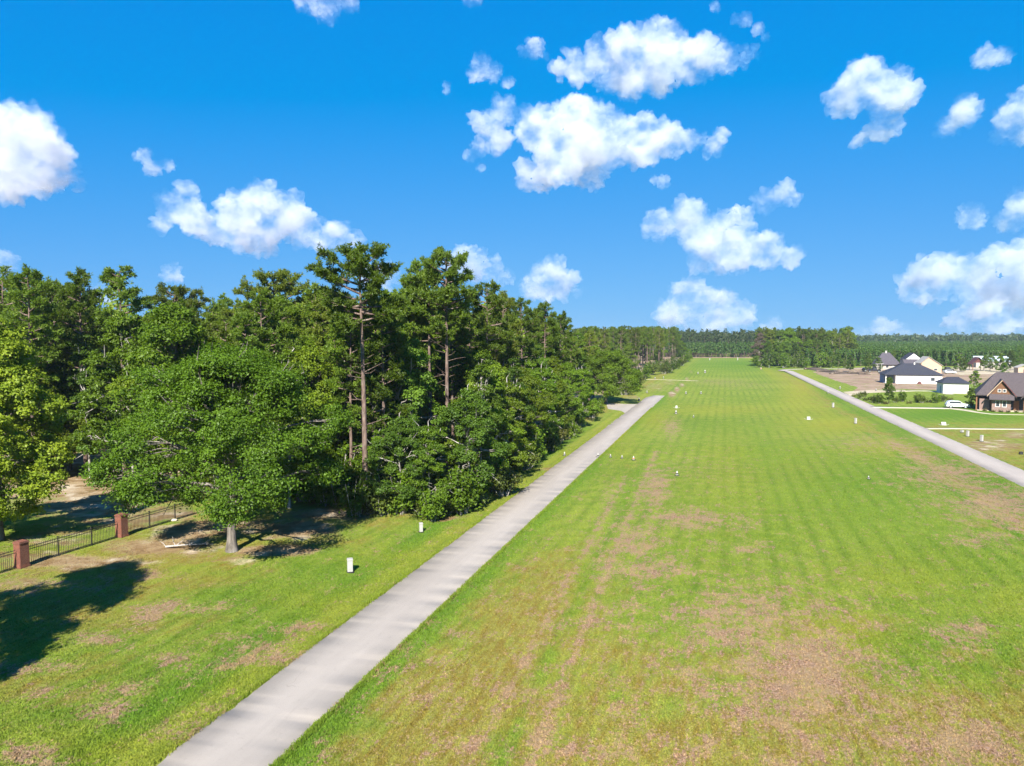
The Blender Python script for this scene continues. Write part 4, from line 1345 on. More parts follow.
f1, f2 = np.array(G(22, 567)), np.array(G(122, 536.5))
fd = (f2 - f1) / np.linalg.norm(f2 - f1)
flen = float(np.linalg.norm(f2 - f1))
frz = math.atan2(fd[1], fd[0])
PIL = [f1 + fd * flen * k for k in (-1, 0, 1, 2, 3)]
PLAB = ['brick pillar left of the picture at the fence end', 'square red brick pillar nearest the left edge of the lawn', 'red brick pillar in the middle of the iron fence', 'red brick fence pillar hidden behind the big oak', 'farthest red brick fence pillar among the trees']
for k, p in enumerate(PIL[1:3]):
    z = hz(*p)
    o = thing('brick_pillar', PLAB[k + 1], 'pillar', (p[0], p[1], z), frz, 'brick pillars of the fence')
    MB().box(-.33, .33, -.33, .33, -.2, 1.72).build('brick_shaft', M['brick'], o, 0.015)
    MB().box(-.37, .37, -.37, .37, 1.72, 1.79).box(-.33, .33, -.33, .33, 1.79, 1.86).build('cap', M['brick'], o, 0.012)
    MB().box(-.37, .37, -.37, .37, -.2, 0.14).build('footing', M['brick'], o, 0.012)
FLAB = ['black iron fence panel cut by the left edge of the picture', 'black iron picket fence panel between the two brick pillars in view', 'black iron picket fence panel running behind the big oak']
pk_mesh = None
for k in range(3):
    a, b = PIL[k], PIL[k + 1]
    o = thing('iron_fence', FLAB[k], 'fence', (a[0], a[1], hz(*((a + b) / 2))), frz, 'iron fence panels between brick pillars')
    L = flen
    for zz in (0.16, 1.12, 1.30):
        MB().box(.42, L - .42, -.018, .018, zz - .02, zz + .02).build('rail', M['iron'], o)
    for t in (L / 3, 2 * L / 3):
        MB().box(t - .035, t + .035, -.035, .035, -.2, 1.42).box(t - .05, t + .05, -.05, .05, 1.42, 1.47).build('post', M['iron'], o)
    if pk_mesh is None:
        q = MB().box(-.010, .010, -.010, .010, .05, 1.36)
        q.add([(-.018, -.018, 1.36), (.018, -.018, 1.36), (.018, .018, 1.36), (-.018, .018, 1.36), (0, 0, 1.44)], [(0, 1, 4), (1, 2, 4), (2, 3, 4), (3, 0, 4), (3, 2, 1, 0)])
        p0 = q.build('picket', M['iron'], o)
        pk_mesh = p0.data
        p0.location = (.55, 0, 0)
        first = True
    else:
        first = False
    n = int((L - 1.0) / 0.135)
    for i in range(1 if first else 0, n):
        xx = .55 + i * 0.135
        if min(abs(xx - L / 3), abs(xx - 2 * L / 3)) < .06: continue
        c_ = link('picket', pk_mesh, o)
        c_.location = (xx, 0, 0)
x, y = G(174, 521)
o = thing('pale_stone', 'small pale stone lying beside the iron fence near the big oak', 'stone', (x, y, hz(x, y)))
bm = bmesh.new(); bmesh.ops.create_icosphere(bm, subdivisions=3, radius=0.22)
for v in bm.verts:
    v.co += v.co * 0.25 * (vnoise(np.array([list(v.co * 6 + v.co.__class__((9, 9, 9)))]), 4)[0] - .5)
    v.co.z = v.co.z * .6 + .08; v.co.x *= 1.4
me = bpy.data.meshes.new('stone'); bm.to_mesh(me); bm.free(); me.materials.append(M['concrete']); link('stone_body', me, o)

# ------------------------------------------------------------------ pedestals and runway markers
def pedestal(px, py, h, w, label, rz=0.3, group='white utility pedestals'):
    x, y = G(px, py)
    o = thing('utility_pedestal', label, 'pedestal', (x, y, hz(x, y)), rz, group)
    MB().box(-w / 2, w / 2, -w / 2, w / 2, -.05, h * .86).build('cabinet', M['white_paint'], o, 0.012)
    MB().box(-w / 2 - .02, w / 2 + .02, -w / 2 - .02, w / 2 + .02, h * .86, h).build('hood', M['white_paint'], o, 0.02)
    MB().box(-w * .3, w * .3, -w / 2 - .014, -w / 2 + .01, h * .25, h * .7).build('door', M['white_paint'], o, 0.004)
    MB().box(-w / 2 - .06, w / 2 + .06, -w / 2 - .06, w / 2 + .06, -.05, .06).build('base', M['black_rubber'], o, 0.01)
    return o


pedestal(350, 568.5, 0.95, 0.36, 'white utility pedestal on the grass nearest the left lane')
pedestal(421, 528.5, 0.80, 0.28, 'white utility pedestal standing at the foot of the wood')
pedestal(981.5, 441.5, 1.0, 0.34, 'white pedestal with a shadow right of the right lane')
pedestal(967.5, 436.5, 0.95, 0.34, 'white pedestal below the narrow cream drive, left of its twin')
pedestal(855.5, 423.5, 1.05, 0.34, 'white pedestal on the verge left of the right lane')
pedestal(833, 407.2, 1.1, 0.36, 'tall white pedestal on the yellow verge by the right lane')
pedestal(709.7, 360.3, 1.8, 0.45, 'left white post at the far end of the runway')
pedestal(737.6, 360.3, 2.2, 0.45, 'right white post at the far end of the runway')
x, y = G(1021, 454.5)
o = thing('meter_box', 'small dark box on the grass at the right margin beside the lane', 'utility box', (x, y, hz(x, y)), -TH)
MB().box(-.22, .22, -.16, .16, -.05, .34).build('housing', M['black_rubber'], o, .02)
MB().box(-.24, .24, -.18, .18, .34, .38).build('lid', M['iron'], o, .01)
pedestal(962, 432.5, 0.4, 0.4, 'low white box lying at the narrow cream drive')


def cone_marker(px, py, h, label, cap=None, group='runway markers'):
    x, y = G(px, py)
    h *= 0.72
    o = thing('runway_marker', label, 'marker', (x, y, hz(x, y)), random.random(), group)
    MB().box(-h * .45, h * .45, -h * .45, h * .45, -.03, .05).build('base', M['black_rubber'], o, 0.008)
    MB().tube([(0, 0, .05), (0, 0, h * .5), (0, 0, h)], [h * .34, h * .22, h * .08], 14).build('cone', M['white_paint'] if cap != 'all' else M['orange_paint'], o, 0, True)
    MB().tube([(0, 0, h * .36), (0, 0, h * .56)], [h * .275, h * .225], 14).build('band', M['black_rubber'] if cap is None else M['orange_paint'], o, 0, True)
    return o


for px, py, h, lab, cap in [(564.5, 455.5, .7, 'white cone marker on the verge left of the lane', None), (598, 457, .75, 'white and black cone at the right edge of the left lane', None),
                            (610.5, 457, .6, 'small white cone first in the row right of the lane', None), (622, 458, .6, 'small white cone second in the row right of the lane', None),
                            (633.5, 460, .75, 'white cone with orange band at the end of the row', 'o'), (677, 475.5, .75, 'white cone alone on the mown strip', None),
                            (676, 414, 1.1, 'white and black cone where the strip narrows at left', None), (693.5, 417.5, .7, 'small white cone right of the banded one', None),
                            (639, 401, 1.2, 'large white cone on the lawn beyond the junction', None), (647, 393, 1.0, 'white cone on the dry patch beyond the junction', None),
                            (686, 394, 1.1, 'small white cone left of the far strip row', None), (701, 394, 1.1, 'small white cone right of the far strip row', None), (705, 373, 2.0, 'large white marker near the far end of the strip', None),
                            (698, 374, 1.4, 'slim white marker left of the large far one', None), (868.5, 479.5, .55, 'small white cone alone at right on the mown strip', None),
                            (655, 379, 1.1, 'small white marker beside the crossing path', None), (761, 369.5, 1.6, 'tan marker at the right of the far strip', 'o'),
                            (769, 367.5, 2.0, 'white marker before the mixed clump', None), (663.5, 378.5, 1.1, 'second small white marker on the crossing path', None),
                            (840, 389, 1.2, 'white marker at the lot edge right of the lane', None), (876, 391, 1.0, 'white marker by the sandy entry', None), (783, 368, 1.4, 'white marker at the far turn of the right lane', None),
                            (828, 393, 1.0, 'low white marker near the lane edge by the lot', None)]:
    cone_marker(px, py, h, lab, cap)


def aframe(px, py, w, label):
    """white boards folded as a tent on the grass"""
    x, y = G(px, py)
    o = thing('board_marker', label, 'marker', (x, y, hz(x, y)), -TH, 'white board markers')
    MB().slab([(-w / 2, -.35, .02), (w / 2, -.35, .02), (w / 2, .02, .55), (-w / 2, .02, .55)], .03).build('board', M['white_paint'], o)
    MB().slab([(-w / 2, .40, .02), (w / 2, .40, .02), (w / 2, .05, .55), (-w / 2, .05, .55)], .03).build('board', M['white_paint'], o)
    for sx in (-1, 1):
        MB().tube([(sx * w * .5, -.3, 0), (sx * (w * .5 + .5), -.1, .16)], .03, 6).build('arm', M['white_paint'], o)
    return o


aframe(808.5, 419.5, .6, 'white tent-shaped board on the strip at right')
aframe(943.5, 425, .75, 'white tent-shaped board on the lawn beyond the right lane')
aframe(676.5, 408, .4, 'white tent-shaped board behind the banded cone')

# ------------------------------------------------------------------ houses
def roof_mat(name, a):
    m, nt, out = new_mat(name)
    v = objco(nt)
    w = nd(nt, 'ShaderNodeTexBrick')
    sx = nd(nt, 'ShaderNodeSeparateXYZ'); nt.links.new(v, sx.inputs[0])
    cb = nd(nt, 'ShaderNodeCombineXYZ'); nt.links.new(mth(nt, 'ADD', sx.outputs[0], mth(nt, 'MULTIPLY', sx.outputs[1], .4)), cb.inputs[0]); nt.links.new(sx.outputs[2], cb.inputs[1])
    nt.links.new(cb.outputs[0], w.inputs['Vector'])
    w.inputs['Color1'].default_value = (*[x * .8 for x in a], 1); w.inputs['Color2'].default_value = (*[min(1, x * 1.2) for x in a], 1); w.inputs['Mortar'].default_value = (*[x * .5 for x in a], 1)
    w.inputs['Scale'].default_value = 3.0; w.inputs['Mortar Size'].default_value = 0.02
    n = noise(nt, v, 1.2, 5)
    c = mix(nt, mth(nt, 'MULTIPLY', n, .5), w.outputs[0], tuple(x * .75 for x in a))
    bsdf(nt, out, c, 0.85, n, .02, .2)
    return m


def siding_mat(name, a, gap=.55):
    m, nt, out = new_mat(name)
    v = objco(nt)
    s = nd(nt, 'ShaderNodeSeparateXYZ'); nt.links.new(v, s.inputs[0])
    fr = mth(nt, 'FRACT', mth(nt, 'MULTIPLY', s.outputs[2], 5.0))
    n = noise(nt, v, 1.5, 4)
    c = mix(nt, ramp(nt, n, .3, .7), tuple(x * .9 for x in a), tuple(min(1, x * 1.06) for x in a))
    c = mix(nt, mth(nt, 'MULTIPLY', mth(nt, 'LESS_THAN', fr, .1), .5), c, tuple(x * gap for x in a))
    bsdf(nt, out, c, .7, fr, .015, .2)
    return m


M['roof_brown'] = roof_mat('roof_brown', (0.088, 0.072, 0.074))
M['roof_dark'] = roof_mat('roof_dark', (0.040, 0.042, 0.056))
M['roof_grey'] = roof_mat('roof_grey', (0.085, 0.075, 0.088))
M['roof_metal'] = simple('roof_metal', (0.36, 0.43, 0.44), .4, .12, 1.5, .5)
M['white_siding'] = siding_mat('white_siding', (0.62, 0.61, 0.60))
M['shade_blue_siding'] = siding_mat('shade_blue_siding', (0.17, 0.24, 0.34))  # blue carries the shade on the white house's end wall
M['shade_navy_siding'] = siding_mat('shade_navy_siding', (0.035, 0.042, 0.060))  # dark tone holds the shade of the brown house's porch recess
M['tan_siding'] = siding_mat('tan_siding', (0.46, 0.33, 0.23), .7)
M['cream_siding'] = siding_mat('cream_siding', (0.36, 0.33, 0.29))
M['cedar'] = siding_mat('cedar', (0.15, 0.075, 0.040), .6)
M['stone_brick'] = brick_mat('stone_brick', (0.21, 0.125, 0.10), (0.29, 0.22, 0.19), (0.26, 0.21, 0.19), .8)
M['trim'] = simple('trim', (0.55, 0.52, 0.48), .5, .08, 4)
M['tan_trim'] = simple('tan_trim', (0.38, 0.27, 0.18), .6, .1, 4)
M['wood_post'] = simple('wood_post', (0.19, 0.09, 0.045), .7, .25, 4)
M['dark_red'] = simple('dark_red', (0.10, 0.035, 0.032), .7, .2, 3)


def glass(name):
    m, nt, out = new_mat(name)
    v = objco(nt)
    n = noise(nt, v, 1.0, 2)
    c = mix(nt, n, (0.02, 0.025, 0.035), (0.06, 0.07, 0.085))
    bsdf(nt, out, c, 0.08, None, 0, .6)
    return m


M['glass'] = glass('glass')


def win(parent, x0, x1, z0, z1, y, fw=.12, two=False, trim='trim'):
    """window set in a wall facing local -y: frame proud of the wall, pane behind it"""
    b = MB()
    b.box(x0 - fw, x0, y - .06, y + .02, z0 - fw, z1 + fw).box(x1, x1 + fw, y - .06, y + .02, z0 - fw, z1 + fw)
    b.box(x0, x1, y - .058, y + .02, z1, z1 + fw).box(x0, x1, y - .058, y + .02, z0 - fw, z0)
    if two: b.box((x0 + x1) / 2 - .03, (x0 + x1) / 2 + .03, y - .05, y + .02, z0, z1)
    f = MB.build(b, 'window', M[trim], parent)
    MB().box(x0, x1, y - .02, y + .015, z0, z1).build('pane', M['glass'], f)
    return f


def gable_x(b, x0, x1, y0, y1, ze, zr, th=.14, oh=.35):
    """roof whose ridge runs along local y (gable facing -y)"""
    xm = (x0 + x1) / 2
    sl = (zr - ze) / (xm - x0)
    zl = ze - oh * sl
    b.slab([(x0 - oh, y0 - oh, zl), (xm, y0 - oh, zr), (xm, y1 + oh, zr), (x0 - oh, y1 + oh, zl)], th)
    b.slab([(xm, y0 - oh, zr + .003), (x1 + oh, y0 - oh, zl + .003), (x1 + oh, y1 + oh, zl + .003), (xm, y1 + oh, zr + .003)], th)


def gable_y(b, x0, x1, y0, y1, ze, zr, th=.14, oh=.35):
    ym = (y0 + y1) / 2
    sl = (zr - ze) / (ym - y0)
    zl = ze - oh * sl
    b.slab([(x0 - oh, y0 - oh, zl), (x1 + oh, y0 - oh, zl), (x1 + oh, ym, zr), (x0 - oh, ym, zr)], th)
    b.slab([(x0 - oh, ym, zr + .003), (x1 + oh, ym, zr + .003), (x1 + oh, y1 + oh, zl + .003), (x0 - oh, y1 + oh, zl + .003)], th)


def hip(b, x0, x1, y0, y1, ze, zr, ins, oh=.4, th=.15):
    x0 -= oh; x1 += oh; y0 -= oh; y1 += oh
    ym = (y0 + y1) / 2
    A = (x0 + ins, ym, zr); B = (x1 - ins, ym, zr)
    c = [(x0, y0, ze), (x1, y0, ze), (x1, y1, ze), (x0, y1, ze)]
    d = [(p[0], p[1], ze - th) for p in c]
    b.add(c + [A, B] + d, [(0, 1, 5, 4), (1, 2, 5), (2, 3, 4, 5), (3, 0, 4), (0, 6, 7, 1), (1, 7, 8, 2), (2, 8, 9, 3), (3, 9, 6, 0), (9, 8, 7, 6)])


HRZ = -TH


def house_at(name, label, px, py, cat='house', group=None, rz=None):
    x, y = G(px, py)
    return thing(name, label, cat, (x, y, 0), HRZ if rz is None else rz, group)


# the brown house at the right margin
h = house_at('brown_house', 'brown craftsman house with big grey-brown roof and steep front gable at the right margin', 991.6, 411.5, rz=R(-31))
MB().box(-2.4, 14, 4.4, 14, 0, 3.3).build('wall', M['shade_navy_siding'], h)
MB().box(-.0, 3.4, .2, 4.4, 0, 2.95).build('front_wall', M['stone_brick'], h)
MB().box(-2.2, -.35, 1.9, 4.4, 0, 2.6).build('porch_wall', M['stone_brick'], h)
b = MB().prism_xz([(-.3, 3.75), (3.7, 3.75), (1.7, 6.6)], .22, 3.2)
b.build('gable_wall', M['cedar'], h)
b = MB(); hip(b, -2.6, 14, 1.6, 14, 3.55, 8.3, 3.9, .35, .2); rf = b.build('roof', M['roof_brown'], h)
b = MB(); gable_x(b, -.5, 3.9, .2, 6.4, 3.85, 6.95, .16, .45); b.build('front_gable_roof', M['roof_brown'], h)
b = MB(); gable_x(b, 5.6, 12.2, .8, 7.0, 3.5, 7.2, .16, .45); b.build('side_gable_roof', M['roof_brown'], h)
b = MB().prism_xz([(5.9, 3.1), (11.9, 3.1), (11.9, 3.4), (8.9, 6.7), (5.9, 3.4)], 1.0, 4.4); b.build('side_gable_wall', M['shade_navy_siding'], h)
b = MB().slab([(-.55, -.85, 2.75), (3.95, -.85, 2.75), (3.95, .2, 3.85), (-.55, .2, 3.85)], .14); b.build('skirt_roof', M['roof_brown'], h)
b = MB()
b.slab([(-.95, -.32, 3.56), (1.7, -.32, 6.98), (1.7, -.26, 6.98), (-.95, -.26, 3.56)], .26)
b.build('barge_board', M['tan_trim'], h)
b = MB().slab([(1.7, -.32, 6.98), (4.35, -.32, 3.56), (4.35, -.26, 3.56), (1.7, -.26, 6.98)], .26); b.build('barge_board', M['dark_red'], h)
win(h, .75, 1.35, 1.15, 2.35, .2, .14); win(h, 1.95, 2.55, 1.15, 2.35, .2, .14)
win(h, 1.05, 1.50, 4.35, 4.85, .22, .10); win(h, 1.95, 2.40, 4.35, 4.85, .22, .10)
for xx in (-2.75, -.15, 5.9, 11.7):
    MB().box(xx - .13, xx + .13, 1.75, 2.01, 0, 3.4).build('column', M['wood_post'], h)
MB().box(4.2, 5.2, 4.36, 4.42, 0, 2.2).build('door', M['wood_post'], h)
win(h, 7.2, 8.6, 1.0, 2.3, 4.4, .1, True); win(h, 9.4, 10.8, 1.0, 2.3, 4.4, .1, True)
MB().box(-2.6, 12.5, 1.3, 4.3, 0, .12).build('porch_floor', M['concrete'], h)
MB().box(6.0, 6.6, 8.2, 8.8, 7.2, 9.0).build('chimney', M['stone_brick'], rf)
for i, (xx, yy) in enumerate([(.2, -.7), (1.6, -.8), (2.9, -.7), (4.4, .0), (-1.2, .8), (6, .2)]):
    c_, s_ = math.cos(R(-31)), math.sin(R(-31))
    bush(P['s2'], 'garden_shrub', 'small clipped shrub along the front of the brown house', 'shrub', h.location.x + c_ * xx - s_ * yy, h.location.y + s_ * xx + c_ * yy, .38, 'garden shrubs of the brown house')

# white metal shed
h = house_at('white_shed', 'small white shed with dark hip roof left of the brown house', 943, 393.5, 'shed')
MB().box(0, 6.4, 0, 6.6, 0, 3.0).build('wall', M['white_siding'], h)
b = MB(); hip(b, 0, 6.4, 0, 6.6, 3.1, 4.7, 2.2, .45); b.build('roof', M['roof_dark'], h)
MB().box(-.03, .09, -.04, .1, 0, 3.0).build('corner_board', M['trim'], h)
MB().box(6.31, 6.43, -.04, .1, 0, 3.0).build('corner_board', M['trim'], h)
MB().box(-.04, .01, 2.0, 3.0, 0, 2.1).build('door', M['shade_blue_siding'], h)
MB().box(-.02, 6.42, -.03, .0, 0, .25).build('plinth', M['concrete'], h)

# long white house with the dark roof
h = house_at('white_house', 'long white house with broad dark hip roof and end wall coloured blue for its shade', 895.5, 383.5)
MB().box(0, 14.5, 0, 10, 0, 3.1).build('wall', M['white_siding'], h)
MB().box(-3.2, 0, 3.2, 10, 0, 3.1).build('end_wall', M['shade_blue_siding'], h)
b = MB(); hip(b, -3.2, 14.5, 0, 10.5, 3.2, 7.0, 7.0, .5); b.build('roof', M['roof_dark'], h)
MB().box(-.02, .25, -.12, .05, 0, 3.1).build('corner_board', M['trim'], h)
MB().box(-3.2, -2.85, .3, .65, 0, 3.1).build('column', M['trim'], h)
win(h, -2.4, -1.2, 1.0, 2.2, 3.2, .1)
b = MB(); b.tube([(7.4, -.45, 0), (7.4, -.45, .5), (7.4, -.45, .9)], [.75, .6, .25], 10).build('tarp_pile', M['dark_red'], h)
win(h, 11.0, 12.2, 1.1, 2.2, 0, .1)
MB().box(6.6, 7.0, 4.6, 5.0, 6.4, 7.3).build('vent_pipe', M['trim'], h)

# tan gabled house behind
h = house_at('tan_house', 'tan house with tall gable end lit by the sun behind the long white house', 921, 376)
MB().prism_xz([(0, 0), (7.6, 0), (7.6, 4.6), (3.0, 8.0), (0, 5.6)], 0, 9).build('wall', M['tan_siding'], h)
b = MB()
b.slab([(2.7, -.4, 8.2), (8.0, -.4, 4.5), (8.0, 9.4, 4.5), (2.7, 9.4, 8.2)], .16)
b.slab([(-.6, -.4, 5.4), (2.7, -.4, 8.203), (2.7, 9.4, 8.203), (-.6, 9.4, 5.4)], .16)
b.build('roof', M['cream_siding'], h)
win(h, 2.0, 2.8, 1.8, 3.0, 0, .1)
win(h, 4.8, 6.0, 2.4, 3.2, 0, .1)
MB().box(.5, 1.4, -.05, .02, 0, 2.1).build('door', M['white_paint'], h)

# white-gabled house
h = house_at('gable_house', 'far house with bright white gable above a mauve roof', 904, 371)
MB().box(0, 8, 0, 9, 0, 5.5).build('wall', M['cream_siding'], h)
b = MB().prism_xz([(.4, 5.8), (7.6, 5.8), (4.0, 8.6)], -.3, 8); b.build('gable_wall', M['white_siding'], h)
b = MB(); gable_x(b, .2, 7.8, -.3, 9, 5.8, 8.85, .15, .3); b.build('roof', M['roof_dark'], h)
b = MB().slab([(-.8, -4.0, 3.2), (8.6, -4.0, 3.2), (8.6, -.3, 5.75), (-.8, -.3, 5.75)], .16); b.build('porch_roof', M['roof_grey'], h)
for xx in (-.5, 2.6, 5.4, 8.3):
    MB().box(xx - .12, xx + .12, -3.8, -3.56, 0, 3.3).build('column', M['trim'], h)
win(h, 1.2, 2.4, 1.0, 2.2, 0, .1); win(h, 5.2, 6.4, 1.0, 2.2, 0, .1)

# grey-roofed house at left
h = house_at('grey_house', 'far house under a pointed grey-mauve roof at the left of the group', 876, 369.5)
MB().box(0, 10.5, 0, 9, 0, 2.5).build('wall', M['cream_siding'], h)
b = MB(); hip(b, 0, 10.5, 0, 9, 2.6, 8.6, 4.4, .8); rf = b.build('roof', M['roof_grey'], h)
MB().box(4.8, 5.6, 4.2, 5.0, 7.6, 9.5).build('chimney', M['white_paint'], rf)
win(h, 1.5, 2.7, 1.0, 2.3, 0, .1); win(h, 4.5, 5.7, 1.0, 2.3, 0, .1)
MB().box(7.2, 8.3, -.05, .02, 0, 2.2).build('door', M['trim'], h)

# long metal-roofed barn and pavilion
h = house_at('metal_barn', 'long low barn with pale blue metal roof behind the sandy yard', 976, 367.5, 'barn')
MB().box(0, 16, 0, 8, 0, 3.4).build('wall', M['cream_siding'], h)
b = MB(); gable_y(b, 0, 16, 0, 8, 3.8, 6.2, .12, .5); b.build('roof', M['roof_metal'], h)
for k in range(3): win(h, 4 + 5 * k, 5.5 + 5 * k, 1.2, 2.4, 0, .1)
h = house_at('pavilion', 'open pavilion with dark red gable roof on posts', 972.5, 370.5, 'pavilion')
b = MB(); gable_x(b, 0, 5.0, 0, 5.5, 3.9, 6.6, .2, .7); b.build('roof', M['dark_red'], h)
b = MB().prism_xz([(.1, 3.9), (4.9, 3.9), (2.5, 6.3)], .1, .4); b.build('gable_wall', M['dark_red'], h)
for xx in (.1, 4.9):
    for yy in (.1, 5.3): MB().box(xx - .12, xx + .12, yy - .12, yy + .12, 0, 3.9).build('post', M['wood_post'], h)
h = house_at('tan_shed', 'small tan shed behind the roof of the brown house at right margin', 1018, 374, 'shed')
MB().box(0, 6, 0, 5, 0, 3.0).build('wall', M['tan_siding'], h)
b = MB(); gable_x(b, 0, 6, 0, 5, 3.0, 4.4, .12, .3); b.build('roof', M['cream_siding'], h)
MB().box(2.2, 3.6, -.04, .02, 0, 2.2).build('door', M['trim'], h)

# ------------------------------------------------------------------ vehicles
def car(px, py, label, cat, paint, rz, L=4.7, Hc=1.65, pickup=False, name='parked_car'):
    x, y = G(px, py)
    o = thing(name, label, cat, (x, y, 0.02), rz)
    W = 0.9
    if not pickup:
        prof = [(-L / 2, .35), (L / 2, .35), (L / 2, .75), (L / 2 - .25, .95), (L / 2 - 1.2, 1.03), (-L / 2 + .15, 1.05), (-L / 2, .8)]
        cab = [(-L / 2 + .12, 1.04), (L / 2 - 1.25, 1.03), (L / 2 - 2.0, Hc - .02), (-L / 2 + 1.1, Hc), (-L / 2 + .45, Hc - .1)]
    else:
        prof = [(-L / 2, .45), (L / 2, .45), (L / 2, .95), (L / 2 - .2, 1.15), (-L / 2, 1.15)]
        cab = [(-L / 2 + 1.9, 1.14), (L / 2 - 1.35, 1.14), (L / 2 - 2.0, Hc), (-L / 2 + 2.1, Hc)]
    MB().prism_xz(prof, -W, W).build('body', paint, o, .06)
    cb = MB().prism_xz(cab, -W + .12, W - .12).build('cabin', paint, o, .05)
    xa, xb = cab[0][0] + .4, cab[1][0] - .65
    MB().prism_xz([(xa, 1.1), (xb + .35, 1.1), (xb - .1, Hc - .12), (xa + .2, Hc - .12)], -W + .10, W - .10).build('side_window', M['glass'], cb)
    for sx in (-L / 2 + .85, L / 2 - .9):
        for sy in (-1, 1):
            w = MB().tube([(sx, sy * (W - .2), .34), (sx, sy * (W + .03), .34)], .34, 14).build('wheel', M['black_rubber'], o)
            MB().tube([(sx, sy * (W + .03), .34), (sx, sy * (W + .045), .34)], .19, 12).build('rim', M['roof_metal'], w)
    for sy in (-.6, .6):
        MB().box(L / 2 - .02, L / 2 + .02, sy - .17, sy + .17, .68, .84).build('headlight', M['glass'], o)
        MB().box(-L / 2 - .02, -L / 2 + .02, sy - .17, sy + .17, .72, .88).build('tail_light', M['dark_red'], o)
    return o


M['white_car'] = simple('white_car', (0.60, 0.60, 0.60), .25, .03, 2, .5)
M['black_car'] = simple('black_car', (0.02, 0.02, 0.024), .25, .2, 2, .5)
M['grey_car'] = simple('grey_car', (0.20, 0.22, 0.25), .3, .1, 2, .5)
car(957, 408.0, 'white car parked on the cream drive beside the brown house', 'car', M['white_car'], HRZ)
car(874, 372, 'black pickup truck left of the far grey-roofed house', 'truck', M['black_car'], HRZ, 5.6, 2.0, True, 'pickup_truck')
car(867, 371, 'dark car beside the black pickup at the lot', 'car', M['black_car'], HRZ + .5)
car(950, 373.5, 'white car on the sandy yard right of the tan house', 'car', M['white_car'], HRZ + .2)
car(947, 371.5, 'dark truck standing behind the white car by the tan house', 'truck', M['black_car'], HRZ + .1, 5.8, 2.2, True, 'pickup_truck')
# rack of white pipe by the pickup
x, y = G(877, 371.5)
o = thing('pipe_rack', 'white pipe frame standing beside the black pickup', 'rack', (x, y, 0), HRZ)
for xx in (0, 1.8): MB().tube([(xx, 0, 0), (xx, 0, 3.6)], .09, 8).build('upright', M['white_paint'], o)
MB().tube([(-.4, 0, 3.6), (2.8, 0, 3.75)], .09, 8).build('top_bar', M['white_paint'], o)

# felled logs and brush on the lot
for i, (px, py, L, rz) in enumerate([(812, 369.5, 9, .2), (824, 371.5, 7, -.2), (845, 373, 10, .05), (835, 374, 6, .4), (857, 373.4, 8, -.1), (865, 374.6, 6, .1)]):
    x, y = G(px, py)
    o = thing('log', 'dark felled log lying on the burnt strip of the lot', 'log', (x, y, .3), rz, 'felled logs on the lot')
    r = np.random.default_rng(i)
    pts_ = np.stack([np.linspace(-L / 2, L / 2, 6), r.normal(0, .15, 6), r.normal(0, .05, 6)], 1)
    b = MB().tube(pts_, np.linspace(.38, .2, 6), 8)
    for k in range(3):
        q = pts_[1 + k]
        b.tube([tuple(q), tuple(q + np.array([r.normal(0, .5), r.normal(0, .8), .9]))], [.1, .03], 5)
    b.build('log_wood', M['burnt'], o)

